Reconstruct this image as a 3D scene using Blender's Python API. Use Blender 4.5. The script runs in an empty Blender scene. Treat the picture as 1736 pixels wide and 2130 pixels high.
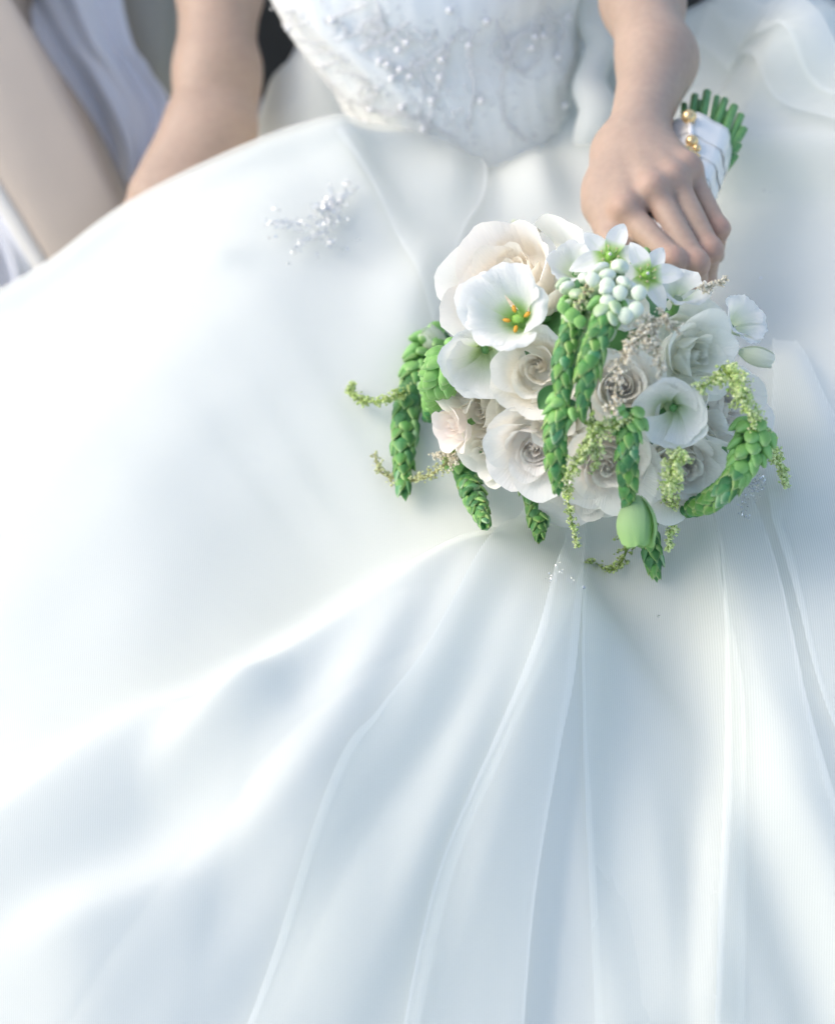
import bpy, bmesh, math, random
import numpy as np
from mathutils import Vector, Matrix, Euler

random.seed(7); RNG = np.random.default_rng(7)
SC = bpy.context.scene
COL = SC.collection
rad = math.radians

# ------------------------------------------------------------------ camera
D = 1.25                       # metres from the lens to the lap
PITCH = rad(45)
cam_d = bpy.data.cameras.new('camera'); cam = bpy.data.objects.new('camera', cam_d); COL.objects.link(cam)
CAM = np.array([0.0, -D*math.cos(PITCH), D*math.sin(PITCH)])
cam.location = CAM
cam.rotation_euler = (rad(90)-PITCH, 0, 0)
cam_d.sensor_fit = 'VERTICAL'; cam_d.sensor_height = 36
cam_d.angle = 2*math.atan(.3195/D)
cam_d.clip_start = .05; cam_d.clip_end = 60
cam_d.dof.use_dof = True; cam_d.dof.focus_distance = 1.21; cam_d.dof.aperture_fstop = 4.4
SC.camera = cam

# ------------------------------------------------------------------ sky, sun, exposure
SUN_FROM = Vector((-.72, .12, .62)).normalized()
el = math.asin(SUN_FROM.z)
w = bpy.data.worlds.new('World'); SC.world = w; w.use_nodes = True
nt = w.node_tree; nt.nodes.clear()
sky = nt.nodes.new('ShaderNodeTexSky'); sky.sky_type = 'NISHITA'; sky.sun_disc = False
sky.sun_elevation = el; sky.sun_rotation = math.atan2(SUN_FROM.x, SUN_FROM.y)
sky.dust_density = 2.4; sky.ozone_density = 0.9; sky.air_density = 1.0
bg = nt.nodes.new('ShaderNodeBackground'); bg.inputs[1].default_value = .15
out = nt.nodes.new('ShaderNodeOutputWorld')
nt.links.new(sky.outputs[0], bg.inputs[0]); nt.links.new(bg.outputs[0], out.inputs[0])
sd = bpy.data.lights.new('sun', 'SUN'); sd.energy = 0.30; sd.angle = rad(30.0); sd.color = (1, .965, .91)
so = bpy.data.objects.new('sun', sd); COL.objects.link(so)
so.rotation_euler = SUN_FROM.to_track_quat('Z', 'Y').to_euler()
SC.view_settings.view_transform = 'Standard'; SC.view_settings.look = 'None'
SC.view_settings.exposure = 0.96; SC.view_settings.gamma = 1; SC.view_settings.use_curve_mapping = False
SC.cycles.max_bounces = 8; SC.cycles.diffuse_bounces = 5; SC.cycles.transparent_max_bounces = 24
SC.cycles.use_denoising = True; SC.cycles.use_adaptive_sampling = True; SC.cycles.adaptive_threshold = .025

# ------------------------------------------------------------------ helpers
PX = .0003                     # one photograph pixel (1736 wide) in metres at the distance D
FW = np.array([0, math.cos(PITCH), -math.sin(PITCH)]); UPV = np.array([0, math.sin(PITCH), math.cos(PITCH)]); RT = np.array([1., 0, 0])
def ray(px, py):
    return FW + RT*((px-868)*PX/D) + UPV*((1065-py)*PX/D)
def at(px, py, t):
    return CAM + ray(px, py)*t
ORG = {}
def empty(name, loc=(0, 0, 0), label=None, cat=None, group=None):
    o = bpy.data.objects.new(name, None); COL.objects.link(o); o.location = loc; o.empty_display_size = .02
    ORG[o] = np.array(loc, float)
    tag(o, label, cat, group); return o
def tag(o, label=None, cat=None, group=None, kind=None):
    if label: o['label'] = label
    if cat: o['category'] = cat
    if group: o['group'] = group
    if kind: o['kind'] = kind
    return o
def set_cols(me, cols):
    a = me.color_attributes.new('Col', 'FLOAT_COLOR', 'POINT')
    c = np.ones((len(me.vertices), 4), np.float32); c[:, :3] = cols
    a.data.foreach_set('color', c.ravel())
def make_mesh(name, V, F, mat=None, cols=None, smooth=True, uv=None):
    me = bpy.data.meshes.new(name)
    V = np.asarray(V, float)
    me.from_pydata(V.tolist(), [], F if isinstance(F, list) else np.asarray(F).tolist())
    if smooth: me.polygons.foreach_set('use_smooth', np.ones(len(me.polygons), bool))
    if mat: me.materials.append(mat)
    if cols is not None: set_cols(me, cols)
    if uv is not None:
        l = me.uv_layers.new(name='UVMap'); vi = np.zeros(len(me.loops), np.int32); me.loops.foreach_get('vertex_index', vi)
        l.data.foreach_set('uv', np.asarray(uv, np.float32)[vi].ravel())
    me.update(); return me
def link(name, me, parent=None):
    o = bpy.data.objects.new(name, me); COL.objects.link(o)
    if parent is not None: o.parent = parent
    return o
def obj(name, V, F, mat, parent=None, cols=None, smooth=True, uv=None):
    """world-space vertices -> one mesh object under parent"""
    V = np.asarray(V, float)
    if parent is not None:
        org = ORG[parent]; V = V-org
    else:
        org = np.zeros(3)
    o = link(name, make_mesh(name, V, F, mat, cols, smooth, uv), parent)
    ORG[o] = org
    return o
def pivot(name, parent):
    """a part that only carries sub-parts"""
    o = bpy.data.objects.new(name, None); COL.objects.link(o); o.parent = parent; ORG[o] = ORG[parent]; o.empty_display_size = .01
    return o
def grid_faces(nu, nv, wrap=False):
    i, j = np.meshgrid(np.arange(nu if wrap else nu-1), np.arange(nv-1), indexing='ij')
    i2 = (i+1) % nu
    return np.stack([i*nv+j, i2*nv+j, i2*nv+j+1, i*nv+j+1], -1).reshape(-1, 4)
def unit(v):
    v = np.asarray(v, float); return v/np.linalg.norm(v)
def sstep(x, a=0., b=1.):
    t = np.clip((x-a)/(b-a), 0, 1); return t*t*(3-2*t)
def frame(N, roll=0.0, hint=(0, 0, 1)):
    z = unit(N); h = np.array(hint, float)
    if abs(np.dot(z, h)) > .95: h = np.array([0, 1., 0])
    x = unit(np.cross(h, z)); y = np.cross(z, x)
    c, s = math.cos(roll), math.sin(roll)
    return np.stack([c*x+s*y, -s*x+c*y, z], 1)      # columns
def smooth_poly(P, n):
    P = np.asarray(P, float); k = len(P)
    if k == 2:
        s = np.linspace(0, 1, n)[:, None]; return P[0]*(1-s)+P[1]*s
    Q = np.vstack([2*P[0]-P[1], P, 2*P[-1]-P[-2]])
    out = []
    for u in np.linspace(0, k-1-1e-9, n):
        i = int(u); f = u-i; a, b, c, d = Q[i], Q[i+1], Q[i+2], Q[i+3]
        out.append(.5*(2*b+(c-a)*f+(2*a-5*b+4*c-d)*f*f+(3*b-a-3*c+d)*f**3))
    return np.array(out)
def tube(P, R, seg=8, cap=True):
    P = np.asarray(P, float); n = len(P); R = np.broadcast_to(np.asarray(R, float), (n,))
    T = np.gradient(P, axis=0); T /= np.linalg.norm(T, axis=1)[:, None]+1e-12
    x = unit(np.cross(T[0], [0.3, .2, .9])); V = []
    for i in range(n):
        x = unit(x-T[i]*np.dot(x, T[i])); y = np.cross(T[i], x)
        a = np.arange(seg)*2*math.pi/seg
        V.append(P[i]+R[i]*(np.cos(a)[:, None]*x+np.sin(a)[:, None]*y))
    V = np.concatenate(V); F = []
    for i in range(n-1):
        for j in range(seg):
            k = (j+1) % seg; F.append([i*seg+j, i*seg+k, (i+1)*seg+k, (i+1)*seg+j])
    if cap: F.append(list(range(seg))[::-1]); F.append([(n-1)*seg+j for j in range(seg)])
    return V, F
def join(parts):
    V, F, C, o = [], [], [], 0
    for p in parts:
        v, f = p[0], p[1]; V.append(np.asarray(v)); F += [[q+o for q in g] for g in (f if isinstance(f, list) else f.tolist())]; o += len(v)
        if len(p) > 2: C.append(np.broadcast_to(p[2], (len(v), 3)))
    return (np.concatenate(V), F, np.concatenate(C)) if C else (np.concatenate(V), F)
def sines(x, y, seed, n=10, f0=4., f1=18.):
    r = np.random.default_rng(seed); z = 0
    for i in range(n):
        f = f0*(f1/f0)**r.random(); a = r.random()*2*math.pi
        z = z+np.sin(f*(x*math.cos(a)+y*math.sin(a))+r.random()*6.28)/ (f/f0)
    return z/math.sqrt(n)

# ------------------------------------------------------------------ materials
def mat(name):
    m = bpy.data.materials.new(name); m.use_nodes = True; n = m.node_tree; n.nodes.clear(); return m, n
def N(n, t, **kw):
    o = n.nodes.new(t)
    for k, v in kw.items(): setattr(o, k, v)
    return o
def principled(name, col, rough=.6, spec=.4, metal=0, sss=0, sssr=(1, .4, .25), sssc=.004, trans=0, vcol=False, bump=None, noisecol=0, sheen=0, coat=0, scale=400):
    m, n = mat(name); L = n.links
    p = N(n, 'ShaderNodeBsdfPrincipled'); o = N(n, 'ShaderNodeOutputMaterial')
    p.inputs['Base Color'].default_value = (*col, 1); p.inputs['Roughness'].default_value = rough
    p.inputs['Specular IOR Level'].default_value = spec; p.inputs['Metallic'].default_value = metal
    p.inputs['Sheen Weight'].default_value = sheen; p.inputs['Coat Weight'].default_value = coat
    if sss:
        p.inputs['Subsurface Weight'].default_value = sss; p.inputs['Subsurface Radius'].default_value = sssr; p.inputs['Subsurface Scale'].default_value = sssc
    src = None
    if vcol:
        a = N(n, 'ShaderNodeVertexColor', layer_name='Col'); src = a.outputs[0]
    if noisecol:
        tc = N(n, 'ShaderNodeTexCoord'); nz = N(n, 'ShaderNodeTexNoise'); nz.inputs['Scale'].default_value = scale*.25; nz.inputs['Detail'].default_value = 4
        L.new(tc.outputs['Object'], nz.inputs['Vector'])
        mr = N(n, 'ShaderNodeMapRange'); mr.inputs[3].default_value = 1-noisecol; mr.inputs[4].default_value = 1+noisecol
        L.new(nz.outputs[0], mr.inputs[0])
        mx = N(n, 'ShaderNodeMix', data_type='RGBA', blend_type='MULTIPLY'); mx.inputs[0].default_value = 1
        if src: L.new(src, mx.inputs[6])
        else: mx.inputs[6].default_value = (*col, 1)
        L.new(mr.outputs[0], mx.inputs[7]); src = mx.outputs[2]
    if src: L.new(src, p.inputs['Base Color'])
    if bump:
        tc = N(n, 'ShaderNodeTexCoord'); nz = N(n, 'ShaderNodeTexNoise'); nz.inputs['Scale'].default_value = scale; nz.inputs['Detail'].default_value = 5
        L.new(tc.outputs['Object'], nz.inputs['Vector'])
        b = N(n, 'ShaderNodeBump'); b.inputs['Strength'].default_value = bump; b.inputs['Distance'].default_value = .001
        L.new(nz.outputs[0], b.inputs['Height']); L.new(b.outputs[0], p.inputs['Normal'])
    sh = p.outputs[0]
    if trans:
        t = N(n, 'ShaderNodeBsdfTranslucent')
        if src: L.new(src, t.inputs[0])
        else: t.inputs[0].default_value = (*col, 1)
        x = N(n, 'ShaderNodeMixShader'); x.inputs[0].default_value = trans
        L.new(sh, x.inputs[1]); L.new(t.outputs[0], x.inputs[2]); sh = x.outputs[0]
    L.new(sh, o.inputs[0]); return m

def add_veins(m, strength):
    n = m.node_tree; L = n.links; pb = [x for x in n.nodes if x.type == 'BSDF_PRINCIPLED'][0]
    uv = N(n, 'ShaderNodeUVMap'); mp = N(n, 'ShaderNodeMapping'); mp.inputs['Scale'].default_value = (26, 2.2, 1); L.new(uv.outputs[0], mp.inputs[0])
    nz = N(n, 'ShaderNodeTexNoise'); nz.inputs['Scale'].default_value = 1.0; nz.inputs['Detail'].default_value = 3; L.new(mp.outputs[0], nz.inputs['Vector'])
    b = N(n, 'ShaderNodeBump'); b.inputs['Strength'].default_value = strength; b.inputs['Distance'].default_value = .0012; L.new(nz.outputs[0], b.inputs['Height'])
    old = [x for x in n.nodes if x.type == 'BUMP' and x is not b and x.name != b.name]
    if old: L.new(old[0].outputs[0], b.inputs['Normal'])
    L.new(b.outputs[0], pb.inputs['Normal'])
    for t in n.nodes:
        if t.type == 'BSDF_TRANSLUCENT': L.new(b.outputs[0], t.inputs['Normal'])

def tulle_material(name, col, cover, weave=1.0, period=.0013, contrast=.25):
    """sheer net: threads are diffuse + translucent, holes are clear"""
    m, n = mat(name); L = n.links; o = N(n, 'ShaderNodeOutputMaterial')
    uv = N(n, 'ShaderNodeUVMap'); sep = N(n, 'ShaderNodeSeparateXYZ'); L.new(uv.outputs[0], sep.inputs[0])
    def wave(sock, per):
        mu = N(n, 'ShaderNodeMath', operation='MULTIPLY'); mu.inputs[1].default_value = 2*math.pi/per; L.new(sock, mu.inputs[0])
        s = N(n, 'ShaderNodeMath', operation='SINE'); L.new(mu.outputs[0], s.inputs[0]); return s.outputs[0]
    mx = wave(sep.outputs[0], period).node
    mr = N(n, 'ShaderNodeMapRange'); mr.inputs[1].default_value = -1; mr.inputs[2].default_value = 1
    mr.inputs[3].default_value = cover-contrast*1.2; mr.inputs[4].default_value = cover+contrast*.6
    L.new(mx.outputs[0], mr.inputs[0])
    d = N(n, 'ShaderNodeBsdfDiffuse'); d.inputs[0].default_value = (*col, 1)
    t = N(n, 'ShaderNodeBsdfTranslucent'); t.inputs[0].default_value = (*col, 1)
    dt = N(n, 'ShaderNodeMixShader'); dt.inputs[0].default_value = .4; L.new(d.outputs[0], dt.inputs[1]); L.new(t.outputs[0], dt.inputs[2])
    tr = N(n, 'ShaderNodeBsdfTransparent')
    x = N(n, 'ShaderNodeMixShader'); L.new(mr.outputs[0], x.inputs[0]); L.new(tr.outputs[0], x.inputs[1]); L.new(dt.outputs[0], x.inputs[2])
    L.new(x.outputs[0], o.inputs[0]); return m

M = {}
M['satin'] = principled('white_satin', (.88, .895, .835), rough=.8, spec=.08, trans=.25)
M['tulle'] = tulle_material('white_tulle', (.935, .95, .90), .42, contrast=.03)
M['tulle_panel'] = tulle_material('white_tulle_panel', (.94, .955, .905), .46, contrast=.04)
M['bodice'] = principled('bodice_satin', (.93, .935, .89), rough=.36, spec=.5, bump=.12, scale=220)
M['bead'] = principled('silver_bead', (.92, .91, .88), rough=.10, spec=1, metal=.1)
M['pearl'] = principled('pearl_bead', (.88, .86, .82), rough=.18, spec=.7, coat=.6)
M['crystal'] = principled('crystal', (.78, .79, .78), rough=.12, spec=1, metal=.7)
M['skin'] = principled('skin', (.56, .425, .37), rough=.5, spec=.35, sss=.2, sssc=.005, bump=.22, noisecol=.12, scale=700, vcol=True)
M['skin_tan'] = principled('skin_tan', (.50, .29, .20), rough=.5, spec=.35, sss=.2, sssc=.006, noisecol=.08, scale=300)
M['nail'] = principled('nail', (.75, .55, .48), rough=.25, spec=.5)
M['beige'] = principled('beige_fabric', (.50, .43, .36), rough=.85, spec=.2, noisecol=.05, scale=60)
M['greige'] = principled('greige_fabric', (.40, .38, .32), rough=.85, spec=.2, noisecol=.06, scale=60)
M['pale_cloth'] = principled('pale_cloth', (.82, .83, .86), rough=.8, spec=.2)
M['piping'] = principled('piping', (.70, .68, .62), rough=.7)
M['dark'] = principled('dark_upholstery', (.035, .035, .033), rough=.8)
M['navy'] = principled('navy_cloth', (.008, .012, .035), rough=.8)
M['floor'] = principled('floor_grey', (.42, .42, .42), rough=.9, noisecol=.1, scale=20)
M['petal'] = principled('petal', (.9, .9, .85), rough=.55, spec=.25, vcol=True, trans=.34, bump=.10, noisecol=.015, scale=350)
add_veins(M['petal'], .45)
M['bud'] = principled('green_bud', (.2, .5, .2), rough=.5, spec=.3, vcol=True, noisecol=.22, scale=900)
M['stem'] = principled('green_stem', (.15, .34, .11), rough=.45, spec=.4, vcol=False, noisecol=.35, scale=500)
M['floret'] = principled('floret', (.6, .6, .4), rough=.7, spec=.2, vcol=True, trans=.08)
M['ribbon'] = principled('ivory_ribbon', (.88, .85, .77), rough=.28, spec=.5, noisecol=.03, scale=300)
M['gold'] = principled('gold_bead', (.86, .62, .30), rough=.12, spec=.8, metal=.65)
M['cut'] = principled('cut_stem', (.55, .60, .38), rough=.7)
M['leaf'] = principled('leaf', (.07, .20, .06), rough=.45, spec=.4, noisecol=.25, scale=200, trans=.1)
M['stamen'] = principled('stamen', (.85, .42, .05), rough=.6)
M['pistil'] = principled('pistil', (.30, .55, .10), rough=.45)
# ------------------------------------------------------------------ the skirt's shape (a real height field over the lap)
def softp(x, s): return s*np.logaddexp(0, x/s)
def z_base(x, y):
    x = np.asarray(x, float); y = np.asarray(y, float)
    z = -.66*softp(-.07-y, .06)
    xc = np.clip(-.115-.20*(.4-y), -.235, -.10)
    z = z-.50*softp(xc-x, .045)
    z = z+.20*softp(x-.20, .05)
    z = z+.012*np.exp(-((x+.10)/.10)**2-((y-.33)/.12)**2)
    z = z-.022*np.exp(-((x-.08)/.14)**2)*sstep(y, -.16, .02)*(1-.5*sstep(y, .3, .45))
    z = z-.050*np.exp(-((x-.055)/.075)**2-((y-.45)/.065)**2)
    return z
def hit(px, py, zf, lift=0., t0=.8, t1=2.6):
    d = ray(px, py); ts = np.linspace(t0, t1, 700)
    P = CAM+ts[:, None]*d
    k = np.argmax(P[:, 2] < zf(P[:, 0], P[:, 1])+lift)
    if k == 0: return at(px, py, 1.3)
    a, b = ts[k-1], ts[k]
    for _ in range(20):
        m = .5*(a+b); p = CAM+m*d
        if p[2] < zf(p[0], p[1])+lift: b = m
        else: a = m
    return CAM+.5*(a+b)*d
def poly_dist(X, Y, P):
    """signed distance (+ on the left-hand side seen from above) and position 0..1 along the line"""
    best = np.full(X.shape, 1e9); sg = np.zeros(X.shape); par = np.zeros(X.shape)
    seg = np.linalg.norm(np.diff(P, axis=0), axis=1); cum = np.concatenate([[0], np.cumsum(seg)])
    for i in range(len(P)-1):
        a, b = P[i], P[i+1]; d = b-a; l2 = d@d
        s = np.clip(((X-a[0])*d[0]+(Y-a[1])*d[1])/l2, 0, 1)
        ex, ey = X-a[0]-s*d[0], Y-a[1]-s*d[1]; q = np.hypot(ex, ey)
        m = q < best
        best = np.where(m, q, best); sg = np.where(m, np.sign(d[0]*ey-d[1]*ex), sg); par = np.where(m, (cum[i]+s*seg[i])/cum[-1], par)
    return best*sg, par
# photograph tracings of the fold crests; each is laid onto the lap and raised there
#        crest pixels, height, width of the steep side, width of the soft side, taper in, taper out, steep side on the left?
FOLDS = [
 ([(1225,1085),(1090,1098),(960,1135),(800,1228),(640,1338),(500,1438),(400,1508),(280,1600)], .054, .013, .11, .35, .25, -1),
 ([(700,1650),(560,1565),(440,1520),(350,1500),(285,1497),(215,1530),(130,1590),(0,1690),(-200,1810)], .030, .022, .085, .4, .1, -1),
 ([(1000,1190),(900,1335),(800,1475),(720,1590),(640,1700),(520,1800),(340,1890),(150,1960),(-100,2040)], .026, .024, .12, .4, .2, -1),
 ([(1470,1000),(1512,1240),(1560,1400),(1605,1530),(1660,1690),(1740,1880),(1860,2150)], .036, .018, .34, .45, .0, -1),
 ([(1222,1130),(1208,1280),(1212,1480),(1212,1650),(1225,1900),(1270,2200)], .012, .010, .045, .35, .3, 1),
 ([(1175,1180),(1110,1350),(1040,1520),(960,1700),(870,1900),(790,2150)], .012, .014, .05, .4, .3, -1),
 ([(1195,1230),(1150,1420),(1090,1620),(1010,1850),(930,2150)], .010, .012, .04, .4, .3, -1),
 ([(1080,1150),(1010,1280),(930,1450),(850,1640),(760,1850)], .011, .014, .05, .4, .5, -1),
 ([(1320,1500),(1345,1700),(1390,1950),(1420,2200)], .014, .025, .03, .6, .1, 1),
 ([(1500,1500),(1495,1700),(1480,1900),(1470,2200)], .020, .006, .05, .5, .0, -1),
 ([(890,480),(880,560),(850,660),(800,760)], .016, .02, .03, .5, .6, 1),
 ([(960,330),(940,400),(900,470)], .014, .015, .03, .4, .6, 1),
 ([(700,250),(740,330),(800,420),(860,520)], .014, .012, .03, .3, .6, 1),
 ([(560,540),(430,530),(330,560)], .006, .008, .016, .5, .6, -1),
 ([(1090,310),(1130,400),(1170,480)], .018, .02, .03, .3, .4, 1),
 ([(1400,360),(1510,302),(1600,297),(1736,297),(1950,310)], .042, .018, .09, .2, .0, -1),
 ([(1440,240),(1500,198),(1570,187),(1736,186),(1950,195)], .036, .022, .07, .2, .0, -1),
 ([(1440,30),(1540,80),(1640,150),(1760,220)], .026, .04, .05, .3, .2, 1),
 ([(1540,-10),(1640,60),(1780,140)], .026, .04, .04, .3, .2, 1),
 ([(1610,730),(1660,800),(1705,900),(1760,1000)], .010, .012, .06, .3, .3, 1),
 ([(1080,1050),(850,1130),(660,1240),(480,1370),(300,1450),(120,1540),(-60,1640),(-200,1720)], -.038, .030, .15, .4, .0, 1),
 ([(1540,1060),(1600,1080),(1680,1060),(1800,1010)], .006, .012, .03, .4, .3, -1),
]
CREST = []
for pts, h, wf, wn, ti, to, side in FOLDS:
    W3 = np.array([hit(a, b, z_base, h*.85*float(sstep(i/(len(pts)-1), 0, max(ti, .01))))[:2] for i, (a, b) in enumerate(pts)]); CREST.append((smooth_poly(W3, 16), h, wf, wn, ti, to, side))
EDGE = np.array([hit(a, b, z_base, .022)[:2] for a, b in [(-420, 900), (-200, 730), (-60, 620), (0, 585), (100, 520), (190, 450), (270, 397), (400, 332), (530, 272), (600, 250), (680, 240)]]
                + [(-.02, .435), (.03, .465), (.10, .50), (.20, .56)] + [at(1600, -20, 1.6)[:2], hit(1690, 25, z_base)[:2], hit(1780, 90, z_base)[:2], hit(2000, 170, z_base)[:2]])
EDGE = smooth_poly(EDGE, 44)
def z_skirt(x, y, fine=True):
    x = np.atleast_1d(np.asarray(x, float)); y = np.atleast_1d(np.asarray(y, float))
    z = z_base(x, y)
    for P, h, wf, wn, ti, to, side in CREST:
        R = 3.2*max(wf, wn); near_ = (x > P[:, 0].min()-R) & (x < P[:, 0].max()+R) & (y > P[:, 1].min()-R) & (y < P[:, 1].max()+R)
        if not np.any(near_): continue
        d, s = poly_dist(x[near_], y[near_], P); d = d*side        # d > 0 : steep side
        far = np.maximum(0, d)/wf; near = np.maximum(0, -d)/wn
        prof = np.where(d > 0, np.exp(-far**2*1.2), .2*np.exp(-near*1.6)+.8*np.exp(-near**2))
        tap = (sstep(s, 0, ti) if ti > 0 else 1)*(1-sstep(s, 1-to, 1) if to > 0 else 1)
        z[near_] += h*prof*tap
    d, s = poly_dist(x, y, EDGE)
    z = z-.30*sstep(d, .0, .07)-.25*sstep(d, .05, .3)+.012*np.exp(-((d+.012)/.02)**2)
    # gathered pleats spreading from below the bouquet
    G = (.112, -.055); r = np.hypot(x-G[0], y-G[1]); th = np.arctan2(x-G[0], -(y-G[1]))
    pl = (np.sin(th*19+.6)+.6*np.sin(th*31+2.1)+.35*np.sin(th*53+.4))*sstep(np.abs(th), 1.5, .7)
    z = z+.0018*pl*sstep(r, .06, .24)*(1-.3*sstep(r, .3, .6))
    if fine:
        z = z+.0045*sines(x, y, 3, 12, 9, 30)+.0012*sines(x, y, 5, 12, 40, 110)
    return np.maximum(z, -.50+.004*sines(x, y, 9, 6, 8, 20))
def zs(x, y): return z_skirt(x, y)

def field(x0, x1, y0, y1, st, fn):
    nx, ny = int((x1-x0)/st)+1, int((y1-y0)/st)+1
    X, Y = np.meshgrid(np.linspace(x0, x1, nx), np.linspace(y0, y1, ny), indexing='ij')
    Z = fn(X, Y); return np.stack([X, Y, Z], -1), nx, ny

dress = empty('wedding_dress', (0, .3, -.5), 'white tulle wedding dress with beaded bodice, its full skirt spread across the lap', 'dress')
XYZ, nx, ny = field(-.66, .66, -.72, .80, .0028, zs)
SK = XYZ[..., 2]
for _ in range(9):                                   # soften like relaxed cloth
    SK[1:-1, 1:-1] = .4*SK[1:-1, 1:-1]+.15*(SK[2:, 1:-1]+SK[:-2, 1:-1]+SK[1:-1, 2:]+SK[1:-1, :-2])
def sk(x, y):
    """bilinear height of the finished skirt"""
    x = np.asarray(x, float); y = np.asarray(y, float)
    u = np.clip((x+.66)/1.32*(nx-1), 0, nx-1.001); v = np.clip((y+.72)/1.52*(ny-1), 0, ny-1.001)
    i = u.astype(int); j = v.astype(int); a = u-i; b = v-j
    return SK[i, j]*(1-a)*(1-b)+SK[i+1, j]*a*(1-b)+SK[i, j+1]*(1-a)*b+SK[i+1, j+1]*a*b
uvs = XYZ[..., :2].reshape(-1, 2)
obj('satin_underskirt', XYZ.reshape(-1, 3), grid_faces(nx, ny), M['satin'], dress, uv=uvs)
# the net over it: same fabric path, floating 3-7 mm above with crinkles of its own
T = XYZ.copy(); X, Y = T[..., 0], T[..., 1]
G = (.112, -.055); r = np.hypot(X-G[0], Y-G[1]); th = np.arctan2(X-G[0], -(Y-G[1]))
crink = np.abs(np.sin(th*11+1.0+.8*np.sin(r*9)))**.6*sstep(np.abs(th), 1.7, .6)*sstep(r, .04, .2)
T[..., 2] += .004+.003*(1+sines(X, Y, 21, 12, 14, 50))*.5+.005*crink
obj('tulle_overskirt', T.reshape(-1, 3), grid_faces(nx, ny), M['tulle'], dress, uv=uvs)
# loose net panels whose cut edges and fold lines show
def panel(name, A, B, lift, n=60, m=14, wav=.003, seed=0, md=None):
    a = smooth_poly(np.array([hit(*p, sk)[:2] for p in A]), n); b = smooth_poly(np.array([hit(*p, sk)[:2] for p in B]), n)
    s = np.linspace(0, 1, m)[None, :, None]; Q = a[:, None]*(1-s)+b[:, None]*s
    z = sk(Q[..., 0], Q[..., 1])+lift+wav*(1+sines(Q[..., 0], Q[..., 1], seed+40, 10, 20, 70))*.5
    V = np.concatenate([Q, z[..., None]], -1)
    for e in (a, b):                                  # the net doubles over along the fold line
        o_ = b if e is a else a; dd = (o_-e); dd /= np.linalg.norm(dd, axis=1)[:, None]+1e-9; k_ = np.linspace(0, 1, 4)[None, :, None]
        q = e[:, None]+dd[:, None]*.0032*k_*(1+.5*np.sin(np.linspace(0, 7, n)+seed))[:, None, None]; zz_ = sk(q[..., 0], q[..., 1])+lift+wav*(1+sines(q[..., 0], q[..., 1], seed+40, 10, 20, 70))*.5+.0012
        W_ = np.concatenate([q, zz_[..., None]], -1); obj('tulle_fold', W_.reshape(-1, 3), grid_faces(n, 4), md or M['tulle_panel'], dress, uv=W_[..., :2].reshape(-1, 2))
    return obj(name, V.reshape(-1, 3), grid_faces(n, m), md or M['tulle_panel'], dress, uv=V[..., :2].reshape(-1, 2))
panel('tulle_panel', [(1222,1010),(1212,1150),(1208,1300),(1210,1500),(1215,1700),(1240,2250)], [(1440,1000),(1485,1120),(1500,1250),(1545,1500),(1545,1750),(1540,2250)], .009, seed=1)
panel('tulle_panel', [(1240,1000),(1225,1130),(1180,1300),(1060,1560),(940,1850),(850,2250)], [(1120,1000),(1010,1150),(900,1350),(790,1500),(690,1640),(480,2250)], .009, seed=2)
panel('tulle_panel', [(1440,980),(1480,1100),(1500,1300),(1500,1600),(1490,1850),(1475,2250)], [(1500,980),(1570,1100),(1640,1350),(1700,1600),(1780,1850),(1900,2250)], .013, seed=3)
panel('tulle_panel', [(1600,735),(1600,850),(1585,980),(1600,1120),(1680,1400),(1800,1700)], [(1650,740),(1720,880),(1790,1000),(1850,1100),(1950,1400),(2050,1700)], .011, seed=4, wav=.006)
panel('tulle_panel', [(1190,1050),(1165,1180),(1130,1300),(1090,1420),(1030,1560),(900,1880),(820,2260)], [(1230,1050),(1215,1150),(1205,1300),(1190,1450),(1160,1600),(1110,1900),(1080,2260)], .014, seed=5)
panel('tulle_panel', [(1470,40),(1560,90),(1660,160),(1800,240)], [(1440,120),(1500,170),(1600,230),(1800,330)], .012, seed=6, wav=.003)
panel('tulle_panel', [(1500,-5),(1600,40),(1720,120),(1850,190)], [(1480,60),(1560,110),(1660,180),(1800,260)], .016, seed=7, wav=.003)
panel('tulle_panel', [(700,300),(780,420),(850,560),(900,700)], [(1000,330),(1010,420),(960,520),(920,640)], .011, seed=8, wav=.005)

# ------------------------------------------------------------------ ground and what stands behind, all blurred in the photograph
o = obj('floor', [(-6, -6, -.52), (6, -6, -.52), (6, 6, -.52), (-6, 6, -.52)], [[0, 1, 2, 3]], M['floor']); tag(o, kind='structure')
def slab(name, pts, t, thick, m, parent=None, bulge=.012, n=14):
    """a padded panel: outline in the photograph at its own distance, with thickness and a rounded front"""
    P = np.array([at(a, b, t) for a, b in pts]); c = P.mean(0); V = []; rings = [(1, 0.0), (.985, -.3), (.95, -.62), (.88, -.86), (.75, -1.0), (.4, -1.08)]
    k = len(P)
    V += list(P+FW*thick)
    for s, q in rings: V += list(c+(P-c)*s+FW*(q*thick*.5))
    V.append(c-FW*thick*.56); F = []
    L = len(rings)+1
    for i in range(L-1):
        for j in range(k): F.append([i*k+j, i*k+(j+1) % k, (i+1)*k+(j+1) % k, (i+1)*k+j])
    for j in range(k): F.append([(L-1)*k+j, (L-1)*k+(j+1) % k, L*k])
    F.append(list(range(k))[::-1])
    return obj(name, V, F, m, parent)
def dense(pts, n=48):
    P = np.array(pts+[pts[0]], float); L = np.concatenate([[0], np.cumsum(np.linalg.norm(np.diff(P, axis=0), axis=1))])
    u = np.linspace(0, L[-1], n+1)[:-1]; return [(np.interp(a, L, P[:, 0]), np.interp(a, L, P[:, 1])) for a in u]
sp = empty('beige_seat', at(150, 300, 1.86), 'smooth beige padded panel with a pale piped edge, at the far left', 'seat')
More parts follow.
